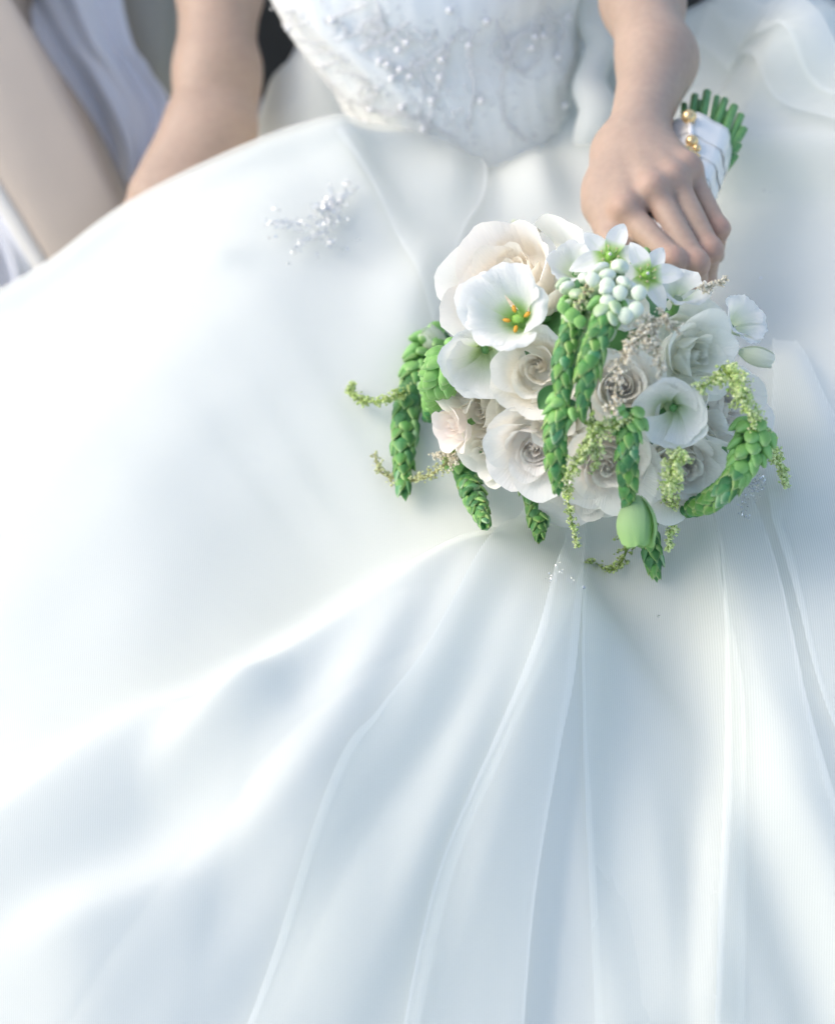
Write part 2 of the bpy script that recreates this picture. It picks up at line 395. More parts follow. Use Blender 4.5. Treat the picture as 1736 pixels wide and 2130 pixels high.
slab('cushion', dense([(-700, -900), (140, -900), (75, -240), (28, -20), (40, 28), (92, 108), (140, 175), (186, 245), (225, 330), (268, 420), (330, 570), (240, 700), (160, 660), (82, 535), (0, 402), (-150, 170), (-500, -350)], 90), 1.80, .08, M['beige'], sp)  # unseen upper part is added height, keeping sun and sky off the arm
V, F = tube([at(a, b, 1.775) for a, b in smooth_poly([(-150, 160), (-70, 292), (2, 408), (80, 540), (150, 660)], 24)], .008, 10); obj('piping', V, F, M['piping'], sp)
def cloth_sheet(name, outline_l, outline_r, t, m, amp, seed, parent=None, n=40, k=30, fr=5):
    a = smooth_poly(outline_l, n); b = smooth_poly(outline_r, n); V = []; r = np.random.default_rng(seed); ph = r.random(4)*6
    for i in range(n):
        for j in range(k):
            s = j/(k-1); p = a[i]*(1-s)+b[i]*s
            d = amp*(math.sin(s*fr*2+ph[0]+i*.06)+.5*math.sin(s*fr*4.3+ph[1]-i*.09)+.6*math.sin(i*.14+ph[2]+s*2))
            V.append(at(p[0], p[1], t+d))
    V = np.array(V); F = grid_faces(n, k); nb = n*k
    V2 = V+FW*.004; edge = [i*k for i in range(n)]; F2 = F[:, ::-1]+nb
    Fs = F.tolist()+F2.tolist()
    rim = [i*k for i in range(n)]+[(n-1)*k+j for j in range(1, k)]+[i*k+k-1 for i in range(n-2, -1, -1)]+[j for j in range(k-2, 0, -1)]
    for i in range(len(rim)): p, q = rim[i], rim[(i+1) % len(rim)]; Fs.append([p, p+nb, q+nb, q])
    return obj(name, np.vstack([V, V2]), Fs, m, parent)
o = cloth_sheet('pale_cloth', [(-300, -560), (30, 20), (120, 160), (200, 330), (268, 440)], [(160, -560), (258, 20), (310, 140), (352, 235), (275, 440)], 1.88, M['pale_cloth'], .010, 5)  # top stretched past the view to help shade the arm
tag(o, 'crumpled pale blue white cloth hanging between the two beige panels', 'cloth')
o = cloth_sheet('blue_cloth', [(-200, 250), (-150, 400), (-60, 560), (0, 700)], [(40, 380), (60, 470), (80, 560), (60, 700)], 2.05, M['pale_cloth'], .012, 8)
tag(o, 'bluish cloth showing below the piped edge of the beige panel', 'cloth')
o = slab('greige_seat', dense([(-200, -760), (362, -760), (368, 0), (366, 110), (356, 205), (338, 250), (280, 200), (220, 20)], 40), 1.96, .08, M['greige'])  # unseen upper end made taller to block light behind the arm
tag(o, 'greyish beige panel between the pale cloth and the tanned forearm', 'seat')
def box(x0, x1, y0, y1, z0, z1):
    return [(x, y, z) for x in (x0, x1) for y in (y0, y1) for z in (z0, z1)], [[0, 1, 3, 2], [4, 6, 7, 5], [0, 4, 5, 1], [2, 3, 7, 6], [0, 2, 6, 4], [1, 5, 7, 3]]
V, F = box(-1.0, .40, 1.25, 1.33, -.52, .30); o = obj('dark_backdrop', V, F, M['dark'], smooth=False); tag(o, kind='structure')
o = slab('navy_cloth', dense([(1500, -160), (1620, -40), (1690, 40), (1800, 130), (2050, 240), (2050, -160)], 40), 1.78, .06, M['navy'])
tag(o, 'dark navy cloth in the top right corner behind the tulle', 'cloth')
# the train heaped behind the waist, seen between the arm and the bodice
def heap(name, pts, t, seed, parent):
    P = np.array([at(a, b, t) for a, b in pts]); V = []; n = 26; k = 20
    a = smooth_poly(P[:len(P)//2], n); b = smooth_poly(P[len(P)//2:][::-1], n)
    for i in range(n):
        for j in range(k):
            s = j/(k-1); p = a[i]*(1-s)+b[i]*s
            V.append(p-FW*(.05*math.sin(math.pi*s)**.7)+UPV*.004*math.sin(i*.9+s*5+seed))
    return obj(name, V, grid_faces(n, k), M['satin'], parent)
heap('train', [(640, 60), (560, 180), (520, 300), (500, 420), (800, 420), (790, 300), (770, 200), (730, 60)], 1.80, 1, dress)

# ------------------------------------------------------------------ bodice
def bodice_pt(z, a):
    zz = [-.16, -.06, -.02, .02, .054, .10, .17, .26, .34]
    cx = np.interp(z, zz, [.045, .043, .034, .018, .0035, .0, .0, .0, .0])
    A = np.interp(z, zz, [.110, .094, .102, .116, .128, .136, .145, .150, .150])
    B = np.interp(z, zz, [.085, .082, .085, .090, .094, .100, .115, .110, .100])
    yc = np.interp(z, zz, [.500, .508, .518, .530, .543, .561, .587, .612, .630])
    return np.stack([cx+A*np.cos(a), yc+B*np.sin(a), z+0*a], -1), A, B
zz = np.linspace(-.16, .34, 70); aa = np.linspace(0, 2*math.pi, 120, endpoint=False)
Z, A_ = np.meshgrid(zz, aa, indexing='ij')
P, Aa, Bb = bodice_pt(Z, A_)
def drape(z, a):       # soft diagonal gathers over the boned satin
    return .0034*np.sin(70*(z+.045*(a-4.7))+2*np.sin(3*a))*sstep(z, -.02, .04)+.0010*np.sin(40*a+30*z)
P = P+drape(Z, A_)[..., None]*np.stack([np.cos(A_), np.sin(A_), 0*A_], -1)
Pb = P.transpose(1, 0, 2)
obj('bodice', Pb.reshape(-1, 3), grid_faces(120, 70, wrap=True), M['bodice'], dress)
def on_bodice(px, py, lift=.002):
    d = ray(px, py); t = np.linspace(1.35, 1.75, 900); p = CAM+t[:, None]*d
    q, A, B = bodice_pt(p[:, 2], np.zeros(900)); cx = q[:, 0]-A; yc = q[:, 1]
    m = ((p[:, 0]-cx)/(A+lift))**2+((p[:, 1]-yc)/(B+lift))**2 < 1
    return p[np.argmax(m)] if m.any() else None
ICO_V, ICO_F = None, None
def ico(sub=1):
    b = bmesh.new(); bmesh.ops.create_icosphere(b, subdivisions=sub, radius=1)
    b.verts.ensure_lookup_table(); v = np.array([x.co for x in b.verts]); f = [[q.index for q in g.verts] for g in b.faces]; b.free(); return v, f
I1 = ico(1); I2 = ico(2)
OCT = (np.array([(1, 0, 0), (-1, 0, 0), (0, 1, 0), (0, -1, 0), (0, 0, .7), (0, 0, -.7)], float), [[0, 2, 4], [2, 1, 4], [1, 3, 4], [3, 0, 4], [2, 0, 5], [1, 2, 5], [3, 1, 5], [0, 3, 5]])
def beads(centers, radii, shape=I1, rot=False):
    out = []
    for c, q in zip(centers, radii):
        v = shape[0]*q
        if rot: v = v@frame(RNG.normal(size=3), RNG.random()*6).T
        out.append((v+c, shape[1]))
    return join(out)
def scroll(x, y, r, a0, turns, sg=1): return [(x+r*(1-.75*k/14)*math.cos(a0+sg*turns*6.283*k/14), y+.8*r*(1-.75*k/14)*math.sin(a0+sg*turns*6.283*k/14)) for k in range(15)]
lines = [ scroll(1050, 100, 42, 0, 1.4), scroll(980, 40, 34, 1, 1.3), scroll(880, 60, 36, 3, 1.3, -1), scroll(780, 60, 40, 0, 1.4), scroll(690, 60, 34, 2, 1.3, -1), scroll(760, 190, 32, 4, 1.3), scroll(1150, 60, 34, 3, 1.3), scroll(620, 30, 30, 0, 1.2),
 [(930,-20),(935,60),(925,130),(905,200),(890,260)], [(1010,-20),(1030,40),(1050,110),(1040,180),(1050,250),(1090,290)], [(1110,60),(1125,110),(1090,150),(1060,130),(1075,80),(1110,60)],
 [(570,60),(650,90),(740,70),(820,20),(860,-20)], [(640,110),(720,110),(800,80),(870,30)], [(760,210),(830,150),(900,120),(960,60)], [(720,210),(790,235),(860,245),(950,290)],
 [(700,150),(760,160),(840,170)], [(1140,20),(1170,60),(1160,120),(1180,180)], [(860,120),(880,180),(870,240)], [(985,30),(975,110),(985,190),(970,270)], [(780,-20),(790,40),(760,100),(700,130),(650,140)], [(600,20),(680,40),(760,10)], [(540,10),(580,70),(640,125),(700,190),(745,250)] ]
bc, br = [], []
for ln in lines:
    q = smooth_poly(ln, int(np.linalg.norm(np.diff(np.array(ln), axis=0), axis=1).sum()/3.5))
    for p in q:
        for _ in range(2):
            c = on_bodice(p[0]+RNG.normal()*2.2, p[1]+RNG.normal()*2.2)
            if c is not None: bc.append(c); br.append(.0008+.0009*RNG.random())
for _ in range(900):
    x, y = 560+RNG.random()*640, -20+RNG.random()*320
    if RNG.random() < .35: x, y = 850+RNG.normal()*70, 190+RNG.normal()*70
    c = on_bodice(x, y)
    if c is not None: bc.append(c); br.append(.0007+.0013*RNG.random()**2)
V, F = beads(bc, br, OCT, True); o = obj('bead_embroidery', V, F, M['bead'], dress); tag(o, kind='stuff')
for px, py in [(845,90),(828,105),(790,128),(805,135),(832,145),(852,160),(815,165),(918,125),(915,162),(898,210),(835,225),(760,255),(1130,75),(1112,78),(1105,100),(1160,118),(1012,45),(935,22),(975,95),(690,45),(600,60),(1182,35),(880,270),(770,230),(700,230),(1000,210),(1175,220)]:
    c = on_bodice(px, py, .004)
    if c is not None: obj('pearl', I2[0]*.0030+c, I2[1], M['pearl'], dress)
# puffed sash beside the bodice
def lump(P, R, seg=28, amp=.18, seed=0, flat=None):
    V, F = tube(P, R, seg); c = np.repeat(np.asarray(P), seg, 0); d = V-c
    a = 1+amp*sines(V[:, 0], V[:, 2]+V[:, 1], seed, 8, 60, 200)
    return c+d*a[:, None], F
P = smooth_poly([at(1240, -80, 1.60), at(1232, 20, 1.59), at(1250, 90, 1.585), at(1230, 170, 1.575), at(1245, 230, 1.565), at(1222, 290, 1.575), at(1205, 340, 1.62)], 60)
V, F = lump(P, .012+.003*np.abs(np.sin(np.linspace(0, 7, 60))), seed=4, amp=.17); obj('sash', V, F, M['satin'], dress)

# ------------------------------------------------------------------ the person: arms and hands from one smooth distance field
def sdf_mesh(caps, lo, hi, h, k=.006):
    lo = np.array(lo); hi = np.array(hi); n = np.ceil((hi-lo)/h).astype(int)+1
    ax = [lo[i]+h*np.arange(n[i]) for i in range(3)]
    G = np.stack(np.meshgrid(*ax, indexing='ij'), -1).astype(np.float32)
    Dm = np.full(n, 1., np.float32)
    for a, b, ra, rb, kk in caps:
        a = np.asarray(a, np.float32); b = np.asarray(b, np.float32)
        R = max(ra, rb)+.03
        i0 = np.clip(((np.minimum(a, b)-R-lo)/h).astype(int), 0, n-1); i1 = np.clip(((np.maximum(a, b)+R-lo)/h).astype(int)+1, 1, n)
        s = tuple(slice(p, q) for p, q in zip(i0, i1)); g = G[s]
        if g.size == 0: continue
        d = b-a; u = np.clip(((g-a)@d)/(d@d+1e-12), 0, 1)
        q = np.linalg.norm(g-a-u[..., None]*d, axis=-1)-(ra+(rb-ra)*u)
        o = Dm[s]; kk = kk or k
        hh = np.clip(.5+.5*(o-q)/kk, 0, 1)
        Dm[s] = o*(1-hh)+q*hh-kk*hh*(1-hh)
    # surface nets
    ins = Dm < 0
    c = np.zeros(n-1, np.uint8); P = np.zeros((*(n-1), 3), np.float32); cnt = np.zeros(n-1, np.float32)
    off = [(i, j, l) for i in (0, 1) for j in (0, 1) for l in (0, 1)]
    def cs(A, o_): return A[o_[0]:o_[0]+n[0]-1, o_[1]:o_[1]+n[1]-1, o_[2]:o_[2]+n[2]-1]
    for A in range(8):
        for B in range(A+1, 8):
            oa, ob = off[A], off[B]
            if sum(abs(p-q) for p, q in zip(oa, ob)) != 1: continue
            da, db = cs(Dm, oa), cs(Dm, ob); m = (da < 0) != (db < 0)
            f = np.where(m, da/(da-db+1e-12), 0)
            for ax_ in range(3): P[..., ax_] += np.where(m, oa[ax_]+(ob[ax_]-oa[ax_])*f, 0)
            cnt += m
    act = cnt > 0; idx = np.full(n-1, -1); idx[act] = np.arange(act.sum())
    base = np.stack(np.nonzero(act), -1); V = lo+h*(base+P[act]/cnt[act][:, None]); F = []
    for ax_ in range(3):
        e = [0, 0, 0]; e[ax_] = 1
        sl0 = [slice(1, n[i]-1) for i in range(3)]; sl0[ax_] = slice(0, n[ax_]-1); sl1 = list(sl0); sl1[ax_] = slice(1, n[ax_])
        A = ins[tuple(sl0)]; B = ins[tuple(sl1)]; w = np.stack(np.nonzero(A != B), -1); fl = A[A != B]
        st = np.array([0 if i == ax_ else 1 for i in range(3)]); w = w+st
        p, q = [(1, 2), (2, 0), (0, 1)][ax_]
        ep = np.zeros(3, int); ep[p] = 1; eq = np.zeros(3, int); eq[q] = 1
        f = np.stack([idx[tuple((w-ep-eq).T)], idx[tuple((w-eq).T)], idx[tuple(w.T)], idx[tuple((w-ep).T)]], -1)
        f = np.where(fl[:, None], f, f[:, ::-1]); F.append(f)
    return V, np.concatenate(F)
def cap(p, q, ra, rb, k=None): return (at(*p), at(*q), ra, rb, k)
def hand_caps():
    C = []
    # forearm
    C += [cap((1300, -330, 1.60), (1335, 0, 1.475), .034, .0275), cap((1335, 0, 1.475), (1362, 120, 1.43), .0275, .0240, .02), cap((1362, 120, 1.43), (1322, 250, 1.388), .0240, .0165, .02)]
    C += [cap((1385, 130, 1.435), (1346, 245, 1.390), .016, .0135, .02)]
    # back of the hand: four metacarpals, then the heel
    kn = dict(i=(1300, 440, 1.328), m=(1358, 396, 1.330), r=(1399, 372, 1.337), p=(1429, 352, 1.348))
    wr = dict(i=(1292, 300, 1.378), m=(1313, 292, 1.375), r=(1334, 288, 1.377), p=(1352, 290, 1.382))
    for f, r0, r1 in (('i', .0135, .0115), ('m', .0135, .0112), ('r', .0130, .0106), ('p', .0122, .0096)):
        C.append(cap(wr[f], kn[f], r0, r1, .014))
    C += [cap((1296, 315, 1.398), (1330, 420, 1.366), .015, .013, .016), cap((1340, 310, 1.398), (1395, 390, 1.366), .014, .011, .016)]
    # fingers: knuckle, middle joint, end joint, tip (they bend down round the handle)
    fg = dict(i=((1398, 542, 1.298), (1412, 606, 1.322), (1392, 630, 1.345)), m=((1446, 548, 1.303), (1450, 604, 1.336), (1417, 618, 1.362)),
              r=((1476, 520, 1.316), (1468, 578, 1.350), (1432, 594, 1.376)), p=((1494, 476, 1.335), (1486, 530, 1.366), (1456, 546, 1.388)))
    for f, r in (('i', .0082), ('m', .0080), ('r', .0075), ('p', .0066)):
        a, b, c_ = fg[f]; kk = kn[f]
        C += [cap(kk, a, r*1.16, r*1.02, .0022), cap(a, b, r*1.0, r*.9, .003), cap(b, c_, r*.9, r*.78, .003)]
        C.append(cap(a, a, r*1.07, r*1.07, .004))
    # knuckle bosses and extensor tendons
    for f in 'imrp':
        x, y, t = kn[f]; C.append(cap((x, y, t-.0045), (x+4, y+4, t-.0045), .0085, .0083, .007))
        a = wr[f]; C.append(cap((a[0], a[1]+20, a[2]-.0125), (x, y-12, t-.0085), .0035, .0042, .010))
    # thumb: from the side of the palm near its base, closing under the flowers
    C += [cap((1272, 325, 1.385), (1252, 430, 1.348), .0130, .0125, .018), cap((1252, 430, 1.348), (1285, 530, 1.318), .0120, .0100, .006), cap((1285, 530, 1.318), (1330, 600, 1.315), .0105, .0085, .004)]
    C += [cap((1262, 400, 1.36), (1330, 440, 1.36), .014, .013, .016)]
    return C
HC = hand_caps()
allp = np.array([c[0] for c in HC]+[c[1] for c in HC]); lo = allp.min(0)-.05; hi = allp.max(0)+.05
hv, hf = sdf_mesh(HC, lo, hi, .0016, .008)
RC = [cap((470, -420, 1.84), (458, -40, 1.77), .045, .0365), cap((458, -40, 1.77), (448, 150, 1.735), .0365, .0330, .02), cap((448, 150, 1.735), (432, 245, 1.72), .033, .029, .02),
      cap((478, 150, 1.74), (480, 260, 1.72), .022, .022, .02),
      cap((400, 265, 1.715), (310, 400, 1.69), .024, .018, .02), cap((430, 270, 1.71), (350, 420, 1.68), .024, .018, .02), cap((465, 275, 1.71), (400, 430, 1.68), .022, .016, .02),
      cap((310, 400, 1.69), (235, 490, 1.68), .012, .009, .004), cap((350, 420, 1.68), (275, 520, 1.67), .012, .009, .004), cap((400, 430, 1.68), (320, 540, 1.67), .012, .009, .004), cap((490, 280, 1.71), (470, 420, 1.68), .014, .010, .012)]
allp = np.array([c[0] for c in RC]+[c[1] for c in RC]); lo = allp.min(0)-.05; hi = allp.max(0)+.05
rv, rf = sdf_mesh(RC, lo, hi, .0034, .01)
person = empty('person', (0.02, .55, -.5), 'seated person in white dress, one hand holding the bouquet, other arm beside', 'person')
V, F = join([(hv, hf), (rv, rf)])
kp = np.array([at(*c) for c in [(1300, 440, 1.322), (1358, 396, 1.324), (1399, 372, 1.331), (1429, 352, 1.342), (1398, 542, 1.292), (1446, 548, 1.297), (1476, 520, 1.31), (1494, 476, 1.33), (1410, 606, 1.322), (1450, 604, 1.336)]])
SKIN = np.array([.47, .34, .255]); ROSY = np.array([.53, .315, .235])
dk = np.min(np.linalg.norm(V[:, None, :]-kp[None], axis=2), axis=1)
cs_ = SKIN*(1-(.75*np.exp(-(dk/.011)**2))[:, None])+ROSY*(.75*np.exp(-(dk/.011)**2))[:, None]
cs_ *= (1+.05*sines(V[:, 0], V[:, 1]+V[:, 2], 77, 10, 60, 260))[:, None]
o = obj('body', V, F, M['skin'], person, cols=cs_)
o.modifiers.new('smooth', 'SMOOTH').iterations = 2
#--PART3--
# ------------------------------------------------------------------ the bouquet
BC = np.array([.118, .030, .078])                       # middle of the flower head
def sph(px, py, R):
    """where a line of sight meets a ball of radius R round the flower head (its nearest point outside)"""
    d = ray(px, py); l = np.linalg.norm(d); d = d/l; oc = CAM-BC; b = oc@d; c = oc@oc-R*R; q = b*b-c
    return CAM+d*(-b-math.sqrt(q)) if q > 0 else CAM+d*(-b)
def spot(px, py, R, lift=.008):
    """nearer of the flower ball and the lap"""
    a = sph(px, py, R); g = hit(px, py, sk, lift); da = np.linalg.norm(a-CAM); dg = np.linalg.norm(g-CAM)
    q = np.linalg.norm(a-BC)
    return a if (q < R*1.02 and da < dg) else g
bq = empty('bouquet', BC-np.array([0, 0, .078]), 'round bridal bouquet of white and blush roses with drooping green bud spikes', 'bouquet')
def col(*c): return np.array(c, float)
def mixc(a, b, s): s = np.clip(np.asarray(s), 0, 1)[..., None]; return a*(1-s)+b*s
WHITE = col(.96, .955, .90); CREAM = col(.94, .915, .86); GREENW = col(.87, .91, .78); PEACH = col(.95, .85, .74); BLUSH = col(.97, .865, .815); IVORY = col(.93, .915, .85)

def petal_grid(rho, hgt, half, lean, curl, R, theta, rnd, nu=19, nv=14, point=0., base_z=-.45, ruffle=.0, spiral=.05, roundness=.34, cupz=0.0, curlpow=2.5):
    """one petal as a curved sheet: runs out along the bottom of the cup, up its wall, and rolls over at the lip"""
    s = np.linspace(-1, 1, nu)[:, None]; t = np.linspace(0, 1, nv)[None, :]
    te = t*(1-roundness*np.abs(s)**2.1-point*(np.abs(s)**1.0)*.5)
    wid = half*(.35+.65*np.sin(np.clip(te*1.05, 0, 1)*math.pi*.5)**.8)
    ang = theta+s*wid
    up = np.clip((te-.30)/.70, 0, 1)
    rr = rho*np.sin(np.clip(te/.38, 0, 1)*math.pi/2)**.9+lean*up**1.5*hgt
    zz = base_z*R+hgt*up-.5*curl*hgt*np.clip((up-.55)/.45, 0, 1)**curlpow*(.6+.4*np.abs(s))
    rr = rr+curl*hgt*np.clip((up-.5)/.5, 0, 1)**curlpow+spiral*R*s*(.4+.6*up)
    wob = rnd.random(6)*6.28
    rr = rr+ruffle*R*up**1.6*(np.sin(s*5.0+wob[0])+.6*np.sin(s*9.5+wob[1])+.35*np.sin(s*17+wob[4]))*.5+.018*R*np.sin(s*2.5+wob[2])*up
    zz = zz+ruffle*R*up**1.6*(np.sin(s*4.2+wob[3])+.5*np.sin(s*11+wob[5])+.3*np.sin(s*19+wob[1]))*.6+cupz*np.abs(s)**2*hgt*up
    # centre crease
    rr = rr+.02*R*np.exp(-(s/.12)**2)*up*rnd.uniform(-.6, .8)
    P = np.stack([rr*np.cos(ang), rr*np.sin(ang), zz+0*ang], -1)
    return P, te+0*ang, s+0*te
def place(P, C, Fm, sc=(1, 1)):
    return C+(P*np.array([sc[0], sc[1], 1])).reshape(-1, 3)@Fm.T
PETALS = 0
def rose(px, py, rpx, face=(0, 0), n=20, openness=.6, inner=PEACH, outer=CREAM, base=GREENW, Rb=.070, roll=0., seed=0, ctr=.10, sc=(1, 1), name='rose', depth=0., hgt=.85, tight=1.):
    C = sph(px, py, Rb); nrm = unit(C-BC); view = -unit(ray(px, py))
    Nn = unit(.45*nrm+.55*view+RT*face[0]+UPV*face[1]); C = C+Nn*depth
    dist = np.linalg.norm(C-CAM); R = rpx*PX*dist/D
    Fm = frame(Nn, roll); rnd = np.random.default_rng(seed+100)
    fl = pivot(name, bq)
    nin = int(n*.55)
    for i in range(n):
        heart = i < nin
        if heart:                                       # scrolled heart
            g = i/max(1, nin-1); f = .30*g; rho = R*(ctr*.6+.34*g**1.1); h = R*hgt*(.42+.20*g)*(1+.06*rnd.normal())
            half = 2.3-1.0*g; lean = -.10+.22*g+.05*rnd.normal(); curl = .02+.10*openness*g
        else:                                           # broad guard petals
            g = (i-nin)/max(1, n-nin-1); f = .42+.58*g; rho = R*(.44+.30*g); h = R*hgt*(.80-.10*g)*(1+.09*rnd.normal())
            half = .98+.22*rnd.random(); lean = (.10+(.22+.62*openness)*g)+.10*rnd.normal(); curl = (.08+.36*openness*g)*(1+.45*rnd.normal())
        th = i*2.39996+seed+.25*rnd.normal()+(.5*rnd.normal() if heart else 0); rho = rho*(1+.10*rnd.normal())
        P, te, s = petal_grid(rho, h, half, lean, max(curl, 0), R, th, rnd, ruffle=.015+.05*f, spiral=.06+.07*(1-f), base_z=-.40-.20*f, point=.16*f*rnd.random())
        ti = rnd.normal(size=2)*.07*f; P[..., 2] += ti[0]*P[..., 0]+ti[1]*P[..., 1]
        c = mixc(mixc(base, inner, te*2.6), mixc(inner, outer, f*1.3+.35), te**.8)
        c = mixc(c, outer, (te > .86)*.25+f*.35)
        c = c*(1+.02*rnd.normal())
        obj('petal', place(P, C, Fm, sc), grid_faces(*P.shape[:2]), M['petal'], fl, cols=np.clip(np.clip(c.reshape(-1, 3), 0, 1)**.62*np.array([1.035, 1.01, .96]), 0, .985), uv=np.stack([s, te], -1).reshape(-1, 2)+i*3.7)
    flower_stem(fl, C, Nn, R); return fl
def flower_stem(fl, C, Nn, R):
    a = C-Nn*R*.55; e = BC+np.array([.01, .035, -.005]); V, F = tube(smooth_poly([a, a-Nn*R*.5, .5*(a+e)+np.array([0, .008, 0]), e], 12), .0022, 8); obj('stalk', V, F, M['stem'], fl)
def lisianthus(px, py, rpx, face=(0, 0), roll=0., seed=0, Rb=.085, stamens=True, depth_ratio=.95, n=5, flare=.55, sc=(1, 1), throat=col(.42, .68, .18), mid=col(.86, .90, .78), name='lisianthus', lift=0., shift=(0, 0), wrap=1.55, spir=.06):
    C = sph(px, py, Rb); nrm = unit(C-BC); view = -unit(ray(px, py))
    Nn = unit(.35*nrm+.65*view+RT*face[0]+UPV*face[1]); C = C+Nn*lift
    R = rpx*PX*np.linalg.norm(C-CAM)/D; Fm = frame(Nn, roll); rnd = np.random.default_rng(seed+300); fl = pivot(name, bq)
    for i in range(n):
        th = i*2*math.pi/n+.15*rnd.normal(); Rr = R*(1+.05*rnd.normal())
        s = np.linspace(-1, 1, 21)[:, None]; t = np.linspace(0, 1, 16)[None, :]
        te = t*(1-.16*np.abs(s)**2.2); half = (math.pi/n)*wrap
        wob = rnd.random(6)*6.28
        rr = Rr*(.10+.62*np.sin(te*math.pi/2)**.75+.28*te**3*(flare+.45))+spir*R*s*(1-.2*te)
        zz = R*depth_ratio*(-1+1.10*te**.72-.34*flare*te**5)
        ru = te**3
        rr = rr+R*ru*(.045*np.sin(s*4+wob[0])+.03*np.sin(s*9+wob[1])+.016*np.sin(s*21+wob[2]))
        zz = zz+R*ru*(.06*np.sin(s*3.5+wob[3])+.035*np.sin(s*10+wob[4])+.018*np.sin(s*23+wob[5]))
        ang = th+s*half*(.55+.45*np.sin(te*math.pi/2))
        P = np.stack([rr*np.cos(ang), rr*np.sin(ang), zz+0*ang], -1)
        P[..., 0] += shift[0]*R*(1-te)**1.0; P[..., 1] += shift[1]*R*(1-te)
        c = mixc(mixc(np.broadcast_to(throat, P.shape), mid, te*3.6-.25), WHITE, te*2.6-.75)
        obj('petal', place(P, C, Fm, sc), grid_faces(21, 16), M['petal'], fl, cols=c.reshape(-1, 3), uv=np.stack([s+0*te, te+0*s], -1).reshape(-1, 2)+i*3.7)
    flower_stem(fl, C, Nn, R*1.5)
    b1 = np.array([shift[0]*R, shift[1]*R, -R*depth_ratio*.95]); obj('calyx', place(I2[0]*np.array([.26, .26, .14])*R+b1, C, Fm, sc), I2[1], M['petal'], fl, cols=np.broadcast_to(throat*.9, (len(I2[0]), 3)))
    if stamens:
        b0 = np.array([shift[0]*R, shift[1]*R, -R*depth_ratio*.97])
        v, f = join([(I1[0]*np.array([.16, .13, .12])*R+b0+[0, 0, R*.30], I1[1]), tube([b0, b0+[0, 0, R*.25]], R*.06, 8)])
        obj('pistil', place(v, C, Fm, sc), f, M['pistil'], fl)
        for a in (.4, 1.9, 3.3, 4.6):
            d = np.array([math.cos(a), math.sin(a), 0]); q = b0+d*R*.24+[0, 0, R*.36]
            v, f = I1; v = v*np.array([.055, .055, .105])*R; m = frame(d+np.array([0, .3, .2]), a)
            st = obj('stamen', place(v@m.T+q, C, Fm, sc), f, M['stamen'], fl)
            v, f = tube([b0+d*R*.05, q], R*.014, 6); obj('filament', place(v, C, Fm, sc), f, M['pistil'], fl)
    return fl
def star_flower(px, py, rpx, face=(0, 0), roll=0., seed=0, Rb=.098):
    C = spot(px, py, Rb, .03); view = -unit(ray(px, py)); Nn = unit(.3*unit(C-BC)+.7*view+RT*face[0]+UPV*face[1])
    R = rpx*PX*np.linalg.norm(C-CAM)/D; Fm = frame(Nn, roll); rnd = np.random.default_rng(seed+500); fl = pivot('star_flower', bq)
    for i in range(6):
        th = i*math.pi/3+.08*rnd.normal(); inner = i % 2
        s = np.linspace(-1, 1, 9)[:, None]; t = np.linspace(0, 1, 14)[None, :]
        L = R*(1.02 if inner else .95)*(1+.05*rnd.normal()); wd = R*(.30 if inner else .27)*np.sin(np.clip(t*.93+.07, 0, 1)*math.pi)**.75*(1-.25*t)
        x = L*(.06+.94*t)+0*s; y = wd*s; z = R*(.10*t-.20*t**3*rnd.uniform(-.4, 1.6))+.22*wd*s**2*1.2+R*.03*(1-np.abs(s))*np.sin(t*9)+(.012*R if inner else -.03*R)
        P = np.stack([x*math.cos(th)-y*math.sin(th), x*math.sin(th)+y*math.cos(th), z], -1)
        c = mixc(np.broadcast_to(col(.45, .68, .18), P.shape), WHITE, (t+0*s)*5-.9)
        c = mixc(c, col(.70, .82, .50), np.exp(-(s/.12)**2)*(.35+0*t)*(1-t))
        obj('petal', place(P, C, Fm), grid_faces(9, 14), M['petal'], fl, cols=c.reshape(-1, 3), uv=np.stack([s*.4+0*t, t+0*s], -1).reshape(-1, 2)+i*3.7)
    v, f = I2; v = v*np.array([.13, .13, .14])*R+[0, 0, .06*R]; v = v*(1+.12*np.cos(3*np.arctan2(v[:, 1], v[:, 0]))[:, None]*np.array([1, 1, 0]))
    obj('ovary', place(v, C, Fm), f, M['pistil'], fl)
    v, f = I1; obj('stigma', place(v*R*.05+[0, 0, .21*R], C, Fm), f, M['petal'], fl, cols=np.broadcast_to(WHITE, (len(v), 3)))
    for i in range(6):
        a = i*math.pi/3+.5; d = np.array([math.cos(a), math.sin(a), 0])
        v1, f1 = tube([d*R*.12, d*R*.20+[0, 0, R*.10], d*R*.22+[0, 0, R*.20]], R*.02, 5)
        v2 = I1[0]*np.array([.035, .035, .05])*R+d*R*.22+[0, 0, R*.22]
        v, f, c = join([(v1, f1, col(.75, .85, .55)), (v2, I1[1], col(.80, .76, .45))])
        obj('stamen', place(v, C, Fm), f, M['petal'], fl, cols=c)
    return fl

